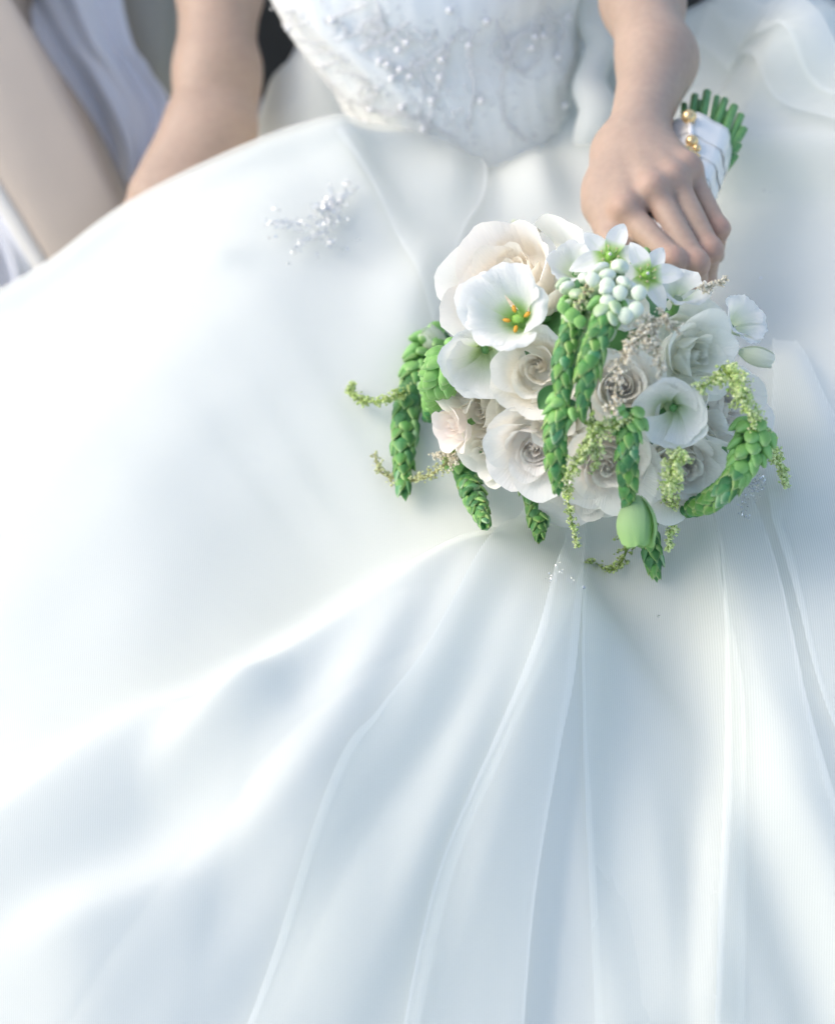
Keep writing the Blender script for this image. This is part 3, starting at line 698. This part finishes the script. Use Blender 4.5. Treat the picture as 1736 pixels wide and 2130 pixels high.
# --- bud meshes shared by all the spikes: y runs along the bud to its point, z outward
def bud_mesh(name, body, edge, tip, slim=1.0, point=1.0, keel=.0):
    n, k = 9, 12; V, C = [], []
    for i in range(n+1):
        a = i/n; p1 = (max(a, .02)/.38)**.55 if a < .38 else ((1-a)/.62)**.88; p2 = math.sin(math.pi*min(1, a*.94+.03))**.62*(1-.25*a**2); u_ = min(1, max(0, (point-.6)/.35)); prof = p1*u_+p2*(1-u_)
        if i == n: prof = .02
        for j in range(k):
            q = j*2*math.pi/k; x = .5*slim*prof*math.cos(q); z = .30*slim*prof*math.sin(q)
            if z > 0: z *= 1+keel*(1-abs(math.cos(q)))
            V.append((x, a, z))
            e = abs(math.cos(q))**5; c = mixc(mixc(body, edge, e*1.0+.35*max(0, a-.3)), tip, max(0, a-.78)*3)*(np.array([.98, 1.0, .92]) if body[1] < .5 else 1); C.append(c*(.92+.16*(1-a)))
    F = []
    for i in range(n):
        for j in range(k): F.append([i*k+j, (i+1)*k+j, (i+1)*k+(j+1) % k, i*k+(j+1) % k])
    F += [list(range(k)), [n*k+j for j in range(k)][::-1]]
    return make_mesh(name, V, F, M['bud'], np.array(C))
DK, MD, LT = col(.045, .20, .075), col(.09, .33, .10), col(.30, .56, .20)
BM = [bud_mesh('bud', col(.05, .18, .05), col(.24, .42, .13), col(.42, .54, .26), .95, 1, .15), bud_mesh('bud', col(.10, .30, .07), col(.42, .58, .22), col(.50, .62, .34), 1.0, 1, .15), bud_mesh('bud', col(.065, .24, .08), col(.32, .52, .20), col(.42, .60, .34), 1.05, .95, .2),
      bud_mesh('bud', col(.20, .42, .11), LT*1.05, col(.46, .64, .30), 1.1, .75), bud_mesh('bud', col(.42, .58, .30), col(.58, .70, .44), col(.72, .80, .62), 1.1, .6), bud_mesh('bud', col(.70, .78, .58), col(.82, .86, .74), col(.62, .74, .46), 1.12, .55)]
BX = [bud_mesh('bud', col(.045, .17, .06), col(.16, .34, .14), col(.30, .38, .16), 1.0, .9, .25), bud_mesh('bud', col(.13, .33, .06), col(.46, .60, .24), col(.62, .62, .34), .95, 1, .1), bud_mesh('bud', col(.07, .27, .11), col(.44, .62, .36), col(.60, .68, .46), 1.1, .85, .2), bud_mesh('bud', col(.09, .28, .07), col(.30, .50, .16), col(.50, .40, .18), 1.0, 1, .3)]
BM = BM+BX
def spike(pts, wpx, seed, white=0., loose=.3, tone=0):
    """a drooping flower spike: pts are (x, y, ball radius or lift) from the stalk end to the tip"""
    r = np.random.default_rng(seed+700)
    P = smooth_poly(np.array([spot(x, y, R, .012) if R > 0 else hit(x, y, sk, -R) for x, y, R in pts]), 60)
    L = np.linalg.norm(np.diff(P, axis=0), axis=1).sum(); W = wpx*PX*np.linalg.norm(P[30]-CAM)/D/2*1.02
    sp_ = pivot('bud_spike', bq)
    V, F = tube(P, W*.34*np.linspace(1, .3, 60), 8); obj('stalk', V, F, M['stem'], sp_)
    V, F = tube(P, W*.74*np.sin(np.clip(np.linspace(.12, .97, 60), 0, 1)*math.pi)**.45, 10); obj('core', V, F, M['leaf'], sp_)
    T = np.gradient(P, axis=0); T /= np.linalg.norm(T, axis=1)[:, None]
    s = .0; i = 0; blen = W*1.42; loc = []
    while s < L*.985:
        u = s/L; k = min(59, int(u*59.99)); t = T[k]; c = P[k]
        x = unit(np.cross(t, [.31, .52, .8])); y = np.cross(t, x); a = i*2.39996+r.normal()*.15
        rad_ = x*math.cos(a)+y*math.sin(a)
        tp = 1-sstep(u, .70, 1.0)*.62; top = 1-sstep(u, 0, loose) if loose > 0 else 0
        Wk = W*(.80*tp+.0*top); splay = .14*(1-u)+.16+.42*top+.09*r.normal()
        yd = unit(t*math.cos(splay)+rad_*math.sin(splay)); zd = unit(rad_-yd*(rad_@yd)); xd = np.cross(yd, zd)
        ln = blen*(.62+.38*tp)*(1+.05*top)*(1+.09*r.normal()); wd = W*1.0*(.5+.5*tp)*(1+.10*top)*(1+.08*r.normal())
        pos = c+rad_*Wk*.66-yd*ln*.12+rad_*W*.35*top
        if top > .45: bm = 5 if (white > 0 and r.random() < white) else (4 if (white > 0 and r.random() < .6) else 3)
        elif top > .05: bm = 4 if (white > .3 and r.random() < .5) else (3 if r.random() < .75 else 1)
        else: bm = [0, 1, 2, 6, 7, 8, 9, 1][r.integers(8)] if tone == 0 else [0, 6, 1, 0, 2, 9, 8][r.integers(7)]
        zk = .9+.45*top
        m = Matrix([[xd[0]*wd, yd[0]*ln, zd[0]*wd*zk, pos[0]], [xd[1]*wd, yd[1]*ln, zd[1]*wd*zk, pos[1]], [xd[2]*wd, yd[2]*ln, zd[2]*wd*zk, pos[2]], [0, 0, 0, 1]])
        vis = rad_@(-unit(c-CAM)); loc.append((vis, bm, m))
        s += W*.135*(.55+.45*tp)*(1+.7*top); i += 1
    org = Matrix.Translation(Vector(-ORG[sp_])); rest = []
    for vis, bm, m in loc:
        if vis > -.15:
            o = link('bud', BM[bm], sp_); o.matrix_local = org@m
        else: rest.append((bm, m))
    if rest:
        parts = []
        for bm, m in rest:
            me = BM[bm]; v = np.array([(m@q.co) for q in me.vertices]); cc = np.zeros(len(me.vertices)*4, np.float32); me.color_attributes['Col'].data.foreach_get('color', cc)
            parts.append((v, [list(p.vertices) for p in me.polygons], cc.reshape(-1, 4)[:, :3]))
        v, f, c = join(parts); o = obj('bud_mass', v, f, M['bud'], sp_, cols=c); o['kind'] = 'stuff'
    return sp_
def sprig(pts, wpx, seed, ca, cb, dens=1.0, taper=.25, fr=.00125, name='astilbe_sprig'):
    """feathery filler: a thin stalk, side twigs, hundreds of tiny florets"""
    r = np.random.default_rng(seed+900)
    P = smooth_poly(np.array([spot(x, y, R, .012) if R > 0 else hit(x, y, sk, -R) for x, y, R in pts]), 50); L = np.linalg.norm(np.diff(P, axis=0), axis=1).sum()
    W = wpx*PX*np.linalg.norm(P[25]-CAM)/D/2; sp_ = pivot(name, bq)
    T = np.gradient(P, axis=0); T /= np.linalg.norm(T, axis=1)[:, None]
    st = [tube(P, np.linspace(.0010, .0005, 50), 6)+(ca*.55+col(.02, .03, 0),)]; fl = []
    nt_ = int(L/.0012*dens)
    for i in range(nt_):
        u = (i+r.random())/nt_; k = min(49, int(u*49.99)); t = T[k]; x = unit(np.cross(t, r.normal(size=3))); d = unit(x+t*.5)
        l = W*((1-u)*(1-taper)+taper)*(.5+.6*r.random()); q = P[k]
        st.append(tube([q, q+d*l*.9], .00028, 4)+(ca*.6,))
        for j in range(max(2, int(l/.0009))):
            p = q+d*l*(.25+.75*r.random())+r.normal(size=3)*.0009; sz = fr*(.55+.7*r.random())
            v = OCT[0]*np.array([1, .8, 1.1])*sz; v = v@frame(r.normal(size=3)).T+p
            fl.append((v, OCT[1], mixc(ca, cb, r.random()**.6)*(.8+.35*r.random())))
    v, f, c = join(st); obj('stalk', v, f, M['floret'], sp_, cols=c)
    v, f, c = join(fl); o = obj('florets', v, f, M['floret'], sp_, cols=c, smooth=False); o['kind'] = 'stuff'
    return sp_
def leaf(p0, p1, wpx, R, seed, m='leaf', bend=.3):
    a, b = spot(*p0, R), spot(*p1, R); r = np.random.default_rng(seed); y = b-a; ln = np.linalg.norm(y); y /= ln; z = unit(unit(a-BC)-y*(unit(a-BC)@y)); x = np.cross(y, z)
    s = np.linspace(-1, 1, 7)[:, None]; t = np.linspace(0, 1, 12)[None, :]; W = wpx*PX*.5
    wd = W*np.sin(np.clip(t, .02, 1)*math.pi)**.8; P = a+(y*(t*ln)[..., None])+x*((wd*s)[..., None])+z*((bend*ln*np.sin(t*math.pi)*.4+wd*s*s*.4)[..., None])
    return obj('leaf', P.reshape(-1, 3), grid_faces(7, 12), M[m], bq)

# dark foliage that fills the head behind the flowers
v, f = ico(3); rr = 1+.06*sines(v[:, 0], v[:, 1]+v[:, 2], 4, 8, 4, 12)
obj('foliage_core', BC+v*.060*rr[:, None]+np.array([0, .012, -.006]), f, M['leaf'], bq)
# roses
rose(1050, 566, 168, (-0.04, 0.06), 24, .22, PEACH, CREAM, col(.93, .84, .72), .078, 0., 1, .10, (1, 1), hgt=.80)
rose(1112, 765, 88, (0.00, -0.03), 20, .45, col(.93, .87, .74), col(.92, .91, .84), col(.90, .90, .74), .082, .5, 2, .07)
rose(990, 850, 91, (-0.20, -0.04), 18, .40, col(.90, .86, .74), CREAM, GREENW, .078, 1.0, 3, .10)
rose(1005, 955, 62, (-0.16, -0.10), 12, .35, IVORY, col(.88, .88, .80), GREENW, .075, .3, 4, .12)
rose(1105, 940, 102, (0.04, -0.11), 20, .45, BLUSH, col(.97, .93, .91), col(.96, .90, .85), .082, 2.0, 5, .08)
rose(1292, 805, 84, (0.00, 0.00), 24, .50, col(.965, .86, .82), col(.97, .93, .91), col(.95, .85, .80), .080, .9, 6, .06)
rose(1530, 850, 104, (0.20, -0.03), 18, .40, col(.965, .89, .85), col(.97, .94, .92), BLUSH, .078, .2, 7, .10)
rose(1262, 975, 100, (0.04, -0.14), 20, .50, BLUSH, col(.97, .93, .90), col(.95, .88, .80), .080, 2.6, 8, .08)
rose(1432, 990, 102, (0.12, -0.12), 24, .55, col(.965, .89, .84), col(.97, .94, .92), BLUSH, .080, 1.3, 9, .07)
rose(1218, 1045, 88, (0.00, -0.25), 14, .50, IVORY, col(.88, .87, .80), GREENW, .070, .7, 10, .12)
rose(930, 890, 59, (-0.40, -0.10), 10, .5, BLUSH, col(.91, .84, .80), BLUSH, .072, 1.1, 21, .14)
rose(1340, 1010, 68, (0.08, -0.20), 12, .5, CREAM, col(.91, .87, .83), BLUSH, .074, 1.9, 22, .14)
rose(1150, 870, 68, (0.00, -0.05), 14, .5, col(.92, .82, .66), CREAM, GREENW, .072, 1.4, 23, .10)
# the big half-open greenish rose: wide guard petals behind a tight scrolled heart
rose(1435, 705, 123, (0.08, 0.05), 9, .60, GREENW, col(.91, .94, .88), GREENW, .074, .4, 11, .55, hgt=.55, name='rose')
rose(1452, 738, 84, (0.28, -0.15), 15, .10, col(.88, .92, .80), col(.91, .94, .88), GREENW, .082, 1.8, 12, .05, hgt=1.25)
# lisianthus
lisianthus(1042, 636, 96, (-.05, -.04), .3, 1, .108, True, .95, 5, .75, (1.0, .95), shift=(.20, -.22))
lisianthus(1004, 756, 84, (.22, -.40), 1.2, 2, .092, False, 1.25, 5, .45, (1, 1), wrap=2.0, spir=.13, throat=col(.62, .76, .40))
lisianthus(1396, 866, 78, (-.16, -.20), .7, 3, .100, False, 1.25, 5, .30, (1, 1.05), throat=col(.62, .74, .44), wrap=2.3, spir=.17)
lisianthus(1555, 660, 58, (.35, .25), .2, 4, .085, False, 1.0, 5, .5, throat=col(.7, .8, .55))
lisianthus(1418, 592, 56, (.1, .5), .9, 5, .088, False, .9, 5, .5, throat=col(.7, .8, .55))
lisianthus(1192, 540, 56, (.0, .35), 1.5, 6, .090, False, 1.0, 5, .45, throat=col(.7, .8, .55))
lisianthus(1300, 640, 50, (.1, .1), .5, 7, .080, False, .9, 5, .5, throat=col(.7, .8, .55))
star_flower(1268, 535, 82, (.0, .12), .35, 1); star_flower(1343, 573, 80, (.12, .05), .9, 2); star_flower(1262, 590, 60, (-.1, .3), .2, 3, .088)
# drooping spikes
spike([(1205, 590, .098), (1195, 660, .108), (1172, 750, .113), (1170, 850, .113)], 56, 1, .35, .42)
spike([(1285, 565, .106), (1262, 650, .116), (1230, 740, .121), (1210, 842, .119)], 62, 2, .65, .45)
spike([(1185, 830, .106), (1155, 900, .112), (1160, 1015, .110)], 56, 3, .0, .30)
spike([(1312, 850, .098), (1305, 930, .108), (1304, 1052, .106)], 54, 4, .0, .32)
spike([(925, 700, .088), (870, 770, .100), (842, 880, .104), (838, 1018, -.018)], 66, 5, .0, .45, tone=1)
spike([(955, 930, -.03), (975, 1005, -.022), (1008, 1090, -.015)], 56, 6, .0, .20, tone=1)
spike([(1100, 985, -.035), (1112, 1040, -.025), (1122, 1117, -.016)], 52, 7, .0, .15, tone=1)
spike([(1335, 1040, -.04), (1348, 1110, -.028), (1362, 1192, -.016)], 50, 8, .0, .1, tone=1)
spike([(1575, 880, .110), (1545, 965, .116), (1485, 1035, .114), (1402, 1072, -.04)], 58, 9, .0, .48)
spike([(945, 735, .100), (915, 790, .104), (890, 870, .100)], 58, 15, .0, .95)
rose(945, 800, 62, (-.3, .0), 14, .45, CREAM, IVORY, GREENW, .080, .7, 31, .10)
# loose round buds near the star flowers
for i, (x, y, q) in enumerate([(1262, 592, 15), (1288, 608, 15), (1262, 625, 14), (1300, 655, 16), (1322, 642, 15), (1328, 608, 15), (1232, 580, 14), (1190, 655, 15), (1172, 640, 13), (1205, 668, 13)]):
    c = sph(x, y, .122); o = link('bud', BM[5 if i < 7 else 3], bq); v = unit(ray(x, y)); yd = unit(-UPV*.8-v*.3+RT*.1*math.sin(i)); zd = unit(-v-yd*(-v@yd)); xd = np.cross(yd, zd); s = q*PX*.95
    p = c-yd*s-ORG[bq]; o.matrix_local = Matrix([[xd[k]*2*s, yd[k]*2.3*s, zd[k]*2.3*s, p[k]] for k in range(3)]+[[0, 0, 0, 1]])
# closed buds
def closed_bud(px, py, rpx, ax, seed, c0, c1, Rb, ln=2.6, lift=.0):
    C = spot(px, py, Rb, lift or .02); R = rpx*PX*np.linalg.norm(C-CAM)/D; fl = pivot('flower_bud', bq); rnd = np.random.default_rng(seed)
    a = unit(RT*ax[0]+UPV*ax[1]-unit(ray(px, py))*ax[2]); Fm = frame(a, .4)
    for i in range(7):
        f = i/6; th = i*2.4; s = np.linspace(-1, 1, 13)[:, None]; t = np.linspace(0, 1, 14)[None, :]; te = t*(1-.10*s**2)
        rr = R*(.55+.45*f)*(np.sin(np.clip(te*.80+.04, 0, 1)*math.pi)**.7*.95+.05)*(1+.10*s)+.10*R*np.clip(te-.85, 0, 1)*6*(f > .4); z = R*ln*(te-.5)*(.92+.08*f)
        ang = th+s*(1.3-.2*f)*(1-.25*te); rr = rr+.05*R*te**6*np.sin(s*9+i)
        P = np.stack([rr*np.cos(ang), rr*np.sin(ang), z+0*ang], -1); c = mixc(np.broadcast_to(c0, P.shape), c1, te+0*s)
        obj('petal', place(P, C, Fm), grid_faces(13, 14), M['petal'], fl, cols=c.reshape(-1, 3), uv=np.stack([s+0*te, te+0*s], -1).reshape(-1, 2)+i*3.7)
closed_bud(1326, 1086, 41, (.05, -.95, .15), 3, col(.56, .75, .42), col(.44, .70, .26), .112, 2.7, .05)
closed_bud(1572, 742, 22, (.9, -.25, .1), 4, col(.72, .80, .56), col(.86, .88, .76), .100, 3.4, .04)
closed_bud(905, 715, 26, (-.5, .6, .2), 5, col(.62, .76, .44), col(.86, .89, .76), .088, 3.0)
# feathery fillers
BE, BE2, GR, GR2, YG = col(.80, .69, .48), col(.93, .87, .70), col(.44, .60, .15), col(.70, .80, .36), col(.84, .88, .48)
sprig([(935, 760, .098), (880, 790, .106), (820, 825, -.03), (760, 835, -.016), (728, 815, -.012), (735, 800, -.012)], 44, 1, GR, GR2, 1.0, .35)
sprig([(960, 930, -.05), (900, 985, -.03), (850, 1000, -.016), (795, 985, -.012), (778, 945, -.012)], 60, 2, col(.52, .50, .22), YG*.9, .9, .25)
sprig([(975, 930, -.055), (945, 945, -.05), (915, 950, -.04)], 80, 3, BE, BE2*.9, 1.4, .6)
sprig([(1390, 655, .110), (1330, 700, .118), (1290, 750, .122), (1275, 860, .124)], 84, 4, BE, BE2, 1.3, .5)
sprig([(1330, 690, .118), (1365, 730, .118), (1375, 780, .114)], 50, 5, BE, BE2, 1.2, .5)
sprig([(1330, 700, .116), (1380, 665, .116), (1412, 690, .114)], 40, 6, BE, BE2, 1.2, .5)
sprig([(1500, 760, .108), (1545, 830, .116), (1580, 900, .112), (1620, 960, -.03), (1634, 1012, -.022)], 96, 7, GR*1.25, YG*1.08, 1.3, .12)
sprig([(1500, 780, .110), (1470, 800, .112), (1455, 810, .110)], 60, 8, GR*1.2, YG, 1.2, .5)
sprig([(1410, 930, .104), (1395, 1000, .108), (1398, 1080, -.04), (1390, 1142, -.028)], 80, 9, GR*1.3, YG*1.1, 1.3, .14)
sprig([(1250, 880, .108), (1215, 940, .112), (1180, 1000, .110), (1185, 1070, -.05), (1202, 1138, -.03)], 56, 10, GR*1.2, YG, 1.1, .2)
sprig([(1215, 880, .106), (1265, 890, .110), (1320, 865, .108)], 62, 11, GR*1.1, YG, 1.3, .5)
sprig([(1210, 920, .106), (1240, 940, .108), (1235, 980, .106)], 50, 12, GR*1.1, YG, 1.2, .5)
sprig([(1300, 1105, -.03), (1300, 1150, -.016), (1275, 1185, -.012), (1240, 1175, -.010), (1212, 1172, -.010)], 56, 13, GR*.85, GR2*.8, 1.1, .3)
sprig([(1455, 600, .095), (1480, 595, .096), (1510, 580, .097)], 26, 14, BE, BE2, 1.4, .7)
sprig([(1105, 500, .095), (1118, 480, .098), (1135, 462, .1)], 24, 15, BE, BE2, 1.2, .7)
sprig([(1220, 590, .118), (1210, 620, .120), (1200, 645, .120)], 40, 16, BE*.9, GR2, 1.3, .6)
sprig([(1055, 480, .095), (1065, 470, .096), (1075, 465, .097)], 20, 17, BE, GR2, 1.2, .7)
for i, a in enumerate([((1120, 850), (1170, 800), 40, .095), ((1010, 940), (960, 900), 34, .085), ((1500, 930), (1560, 950), 40, .085), ((1240, 610), (1270, 570), 36, .108), ((1210, 640), (1180, 690), 36, .108)]):
    leaf(*a, seed=i)

# --- handle: stems bound with ribbon, pinned with beads
S0 = at(1375, 520, 1.325); S1 = at(1443, 335, 1.392); S2 = at(1480, 258, 1.420)
ax = unit(S2-S0); Hf = frame(ax, .35)
rib = pivot('ribbon_wrap', bq)
E0, E1 = S0, at(1455, 298, 1.402)
for i in range(7):
    u0, u1 = i/7-.02, (i+1)/7+.05; rg = []
    for j in range(5):
        u = u0+(u1-u0)*j/4; c = E0+(E1-E0)*u; k = .0170+.0045*min(u, 1)+.0011*(1-j/4)-.0004*(j == 4); a = np.arange(24)*math.pi/12
        hexr = k*(.93+.07*np.cos(6*a))*(1+.012*np.sin(5*a+i*1.3)); tw = .0012*np.cos(a+.6)
        rg.append(c+hexr[:, None]*(np.cos(a)[:, None]*Hf[:, 0]*1.15+np.sin(a)[:, None]*Hf[:, 1])+tw[:, None]*ax)
    V = np.concatenate(rg); F = [[m*24+j, m*24+(j+1) % 24, (m+1)*24+(j+1) % 24, (m+1)*24+j] for m in range(4) for j in range(24)]
    if i == 6: F.append([4*24+j for j in range(24)])
    obj('ribbon_turn', V, F, M['ribbon'], rib)
V, F = tube([S0*.2+S1*.8-unit(ray(1430, 380))*.0200+Hf[:, 0]*.004, S1*.95+S2*.05-unit(ray(1430, 330))*.0202+Hf[:, 0]*.004], .0006, 6); obj('ribbon_seam', V, F, M['ribbon'], rib)
ends = [(1422, 218, .004, 8), (1444, 200, .000, 9), (1470, 192, -.003, 10), (1490, 203, .002, 8), (1507, 208, -.003, 9), (1526, 222, -.002, 10), (1540, 240, .002, 9), (1546, 268, .006, 10), (1536, 300, .010, 9), (1455, 212, .012, 8), (1512, 235, .013, 9), (1530, 322, .014, 8)]
for i, (x, y, dz, w_) in enumerate(ends):
    e = at(x, y, 1.430+dz-.00035*(y-200)); b = at(1450+(x-1480)*.62, 350+(y-230)*.3, 1.393+dz*.7)
    st = obj('stem', *tube(smooth_poly([b, .5*(b+e)+UPV*.0012*math.sin(i*1.7)+RT*.001*math.cos(i*2.3), e], 8), w_*.00031, 12), M['stem'], bq)
    d = unit(e-b); v, f = tube([e, e+d*.0006], w_*.00029, 12); obj('cut_end', v, f, M['cut'], st)
for i in range(9):
    a = i*.7; o_ = (Hf[:, 0]*math.cos(a)+Hf[:, 1]*math.sin(a)); V, F = tube(smooth_poly([BC+o_*.03, .5*(BC+S0)+o_*.017, S0+o_*.011, S0+(E1-S0)*.2+o_*.011], 14), .0034, 9); obj('stem', V, F, M['stem'], bq)
for x, y, t, q in [(1432, 243, 1.380, 16), (1438, 294, 1.368, 14), (1428, 310, 1.364, 9), (1448, 308, 1.366, 9), (1438, 318, 1.364, 9), (1434, 330, 1.362, 7), (1450, 324, 1.364, 6)]:
    c = at(x, y, t); pin = obj('pearl_pin', I2[0]*q*PX*t/D+c, I2[1], M['gold'], bq)
    V, F = tube([c, c+FW*.012-UPV*.004], .0006, 6); obj('pin_shaft', V, F, M['bead'], pin)
V, F = tube([at(1433, 256, 1.380), at(1437, 284, 1.371)], .0022, 8); obj('pin_link', V, F, M['pearl'], bq)

# ------------------------------------------------------------------ crystals sewn on the skirt
def stroke(pts, n, jit, r0, r1):
    q = smooth_poly(np.array(pts, float), n); c = []
    for i, p in enumerate(q):
        c.append((p[0]+RNG.normal()*jit, p[1]+RNG.normal()*jit, r0+(r1-r0)*RNG.random()))
    return c
def applique(name, strokes, extra=()):
    C, Rr = [], []
    for st in strokes:
        for x, y, q in stroke(*st): C.append(hit(x, y, sk, .0125+.003*RNG.random())); Rr.append(q)
    V, F = beads(C, Rr, OCT, True); o = obj(name, V, F, M['crystal'], dress, smooth=False); o['kind'] = 'stuff'
    for x, y, q in extra:
        v = OCT[0]*q*np.array([1, .8, .8]); v = v@frame(RNG.normal(size=3)).T+hit(x, y, sk, .0135); obj('crystal', v, OCT[1], M['crystal'], dress, smooth=False)
a, b = .0005, .0010
applique('beaded_applique', [
 ([(680,440),(690,410),(684,378)], 68, 3, a, b), ([(690,440),(715,405),(722,372)], 88, 4, a, b), ([(700,440),(725,405),(748,388)], 68, 3, a, b), ([(690,440),(700,425),(710,410)], 60, 7, a, b),
 ([(655,440),(675,430),(700,425)], 120, 8, .0006, .0014), ([(650,460),(680,455),(715,450)], 120, 8, .0006, .0013), ([(640,470),(610,462),(580,462),(552,464)], 140, 3.5, a, b), ([(635,480),(600,472),(570,466)], 80, 4, a, b),
 ([(690,465),(670,480),(655,492)], 100, 7, a, b), ([(655,490),(635,500),(622,510),(612,525)], 88, 4, a, b), ([(672,485),(690,500),(680,510)], 60, 6, a, b)],
 [(672,432,.0022),(690,425,.0019),(700,445,.0018),(560,495,.0016),(574,492,.0018),(600,548,.0022),(659,528,.0016),(661,536,.0016),(712,518,.0014),(722,517,.0020),(748,498,.0016),(740,500,.0012),(570,434,.0016),(580,437,.0020),(690,505,.0018)])
applique('beaded_applique', [([(1550,960),(1560,1000),(1545,1040)], 100, 9, a, b), ([(1590,995),(1570,1015),(1545,1050)], 120, 8, a, b), ([(1600,955),(1590,975)], 24, 3, a, b), ([(1545,1060),(1550,1075)], 28, 5, a, b)],
 [(1604,958,.0022),(1590,972,.0014),(1620,1066,.0028),(1546,1100,.0018),(1538,1108,.0016),(1496,1103,.0020),(1580,578,.0013),(1588,396,.0011),(1600,400,.0010),(870,450,.0012)])
applique('beaded_applique', [([(1180,1160),(1165,1190),(1150,1215)], 120, 8, a, b), ([(1190,1190),(1180,1215)], 60, 6, a, b)], [(1197,1256,.0030),(1190,1276,.0014),(1200,1222,.0018),(1212,1222,.0016),(1369,1282,.0015),(1128,1322,.0014)])
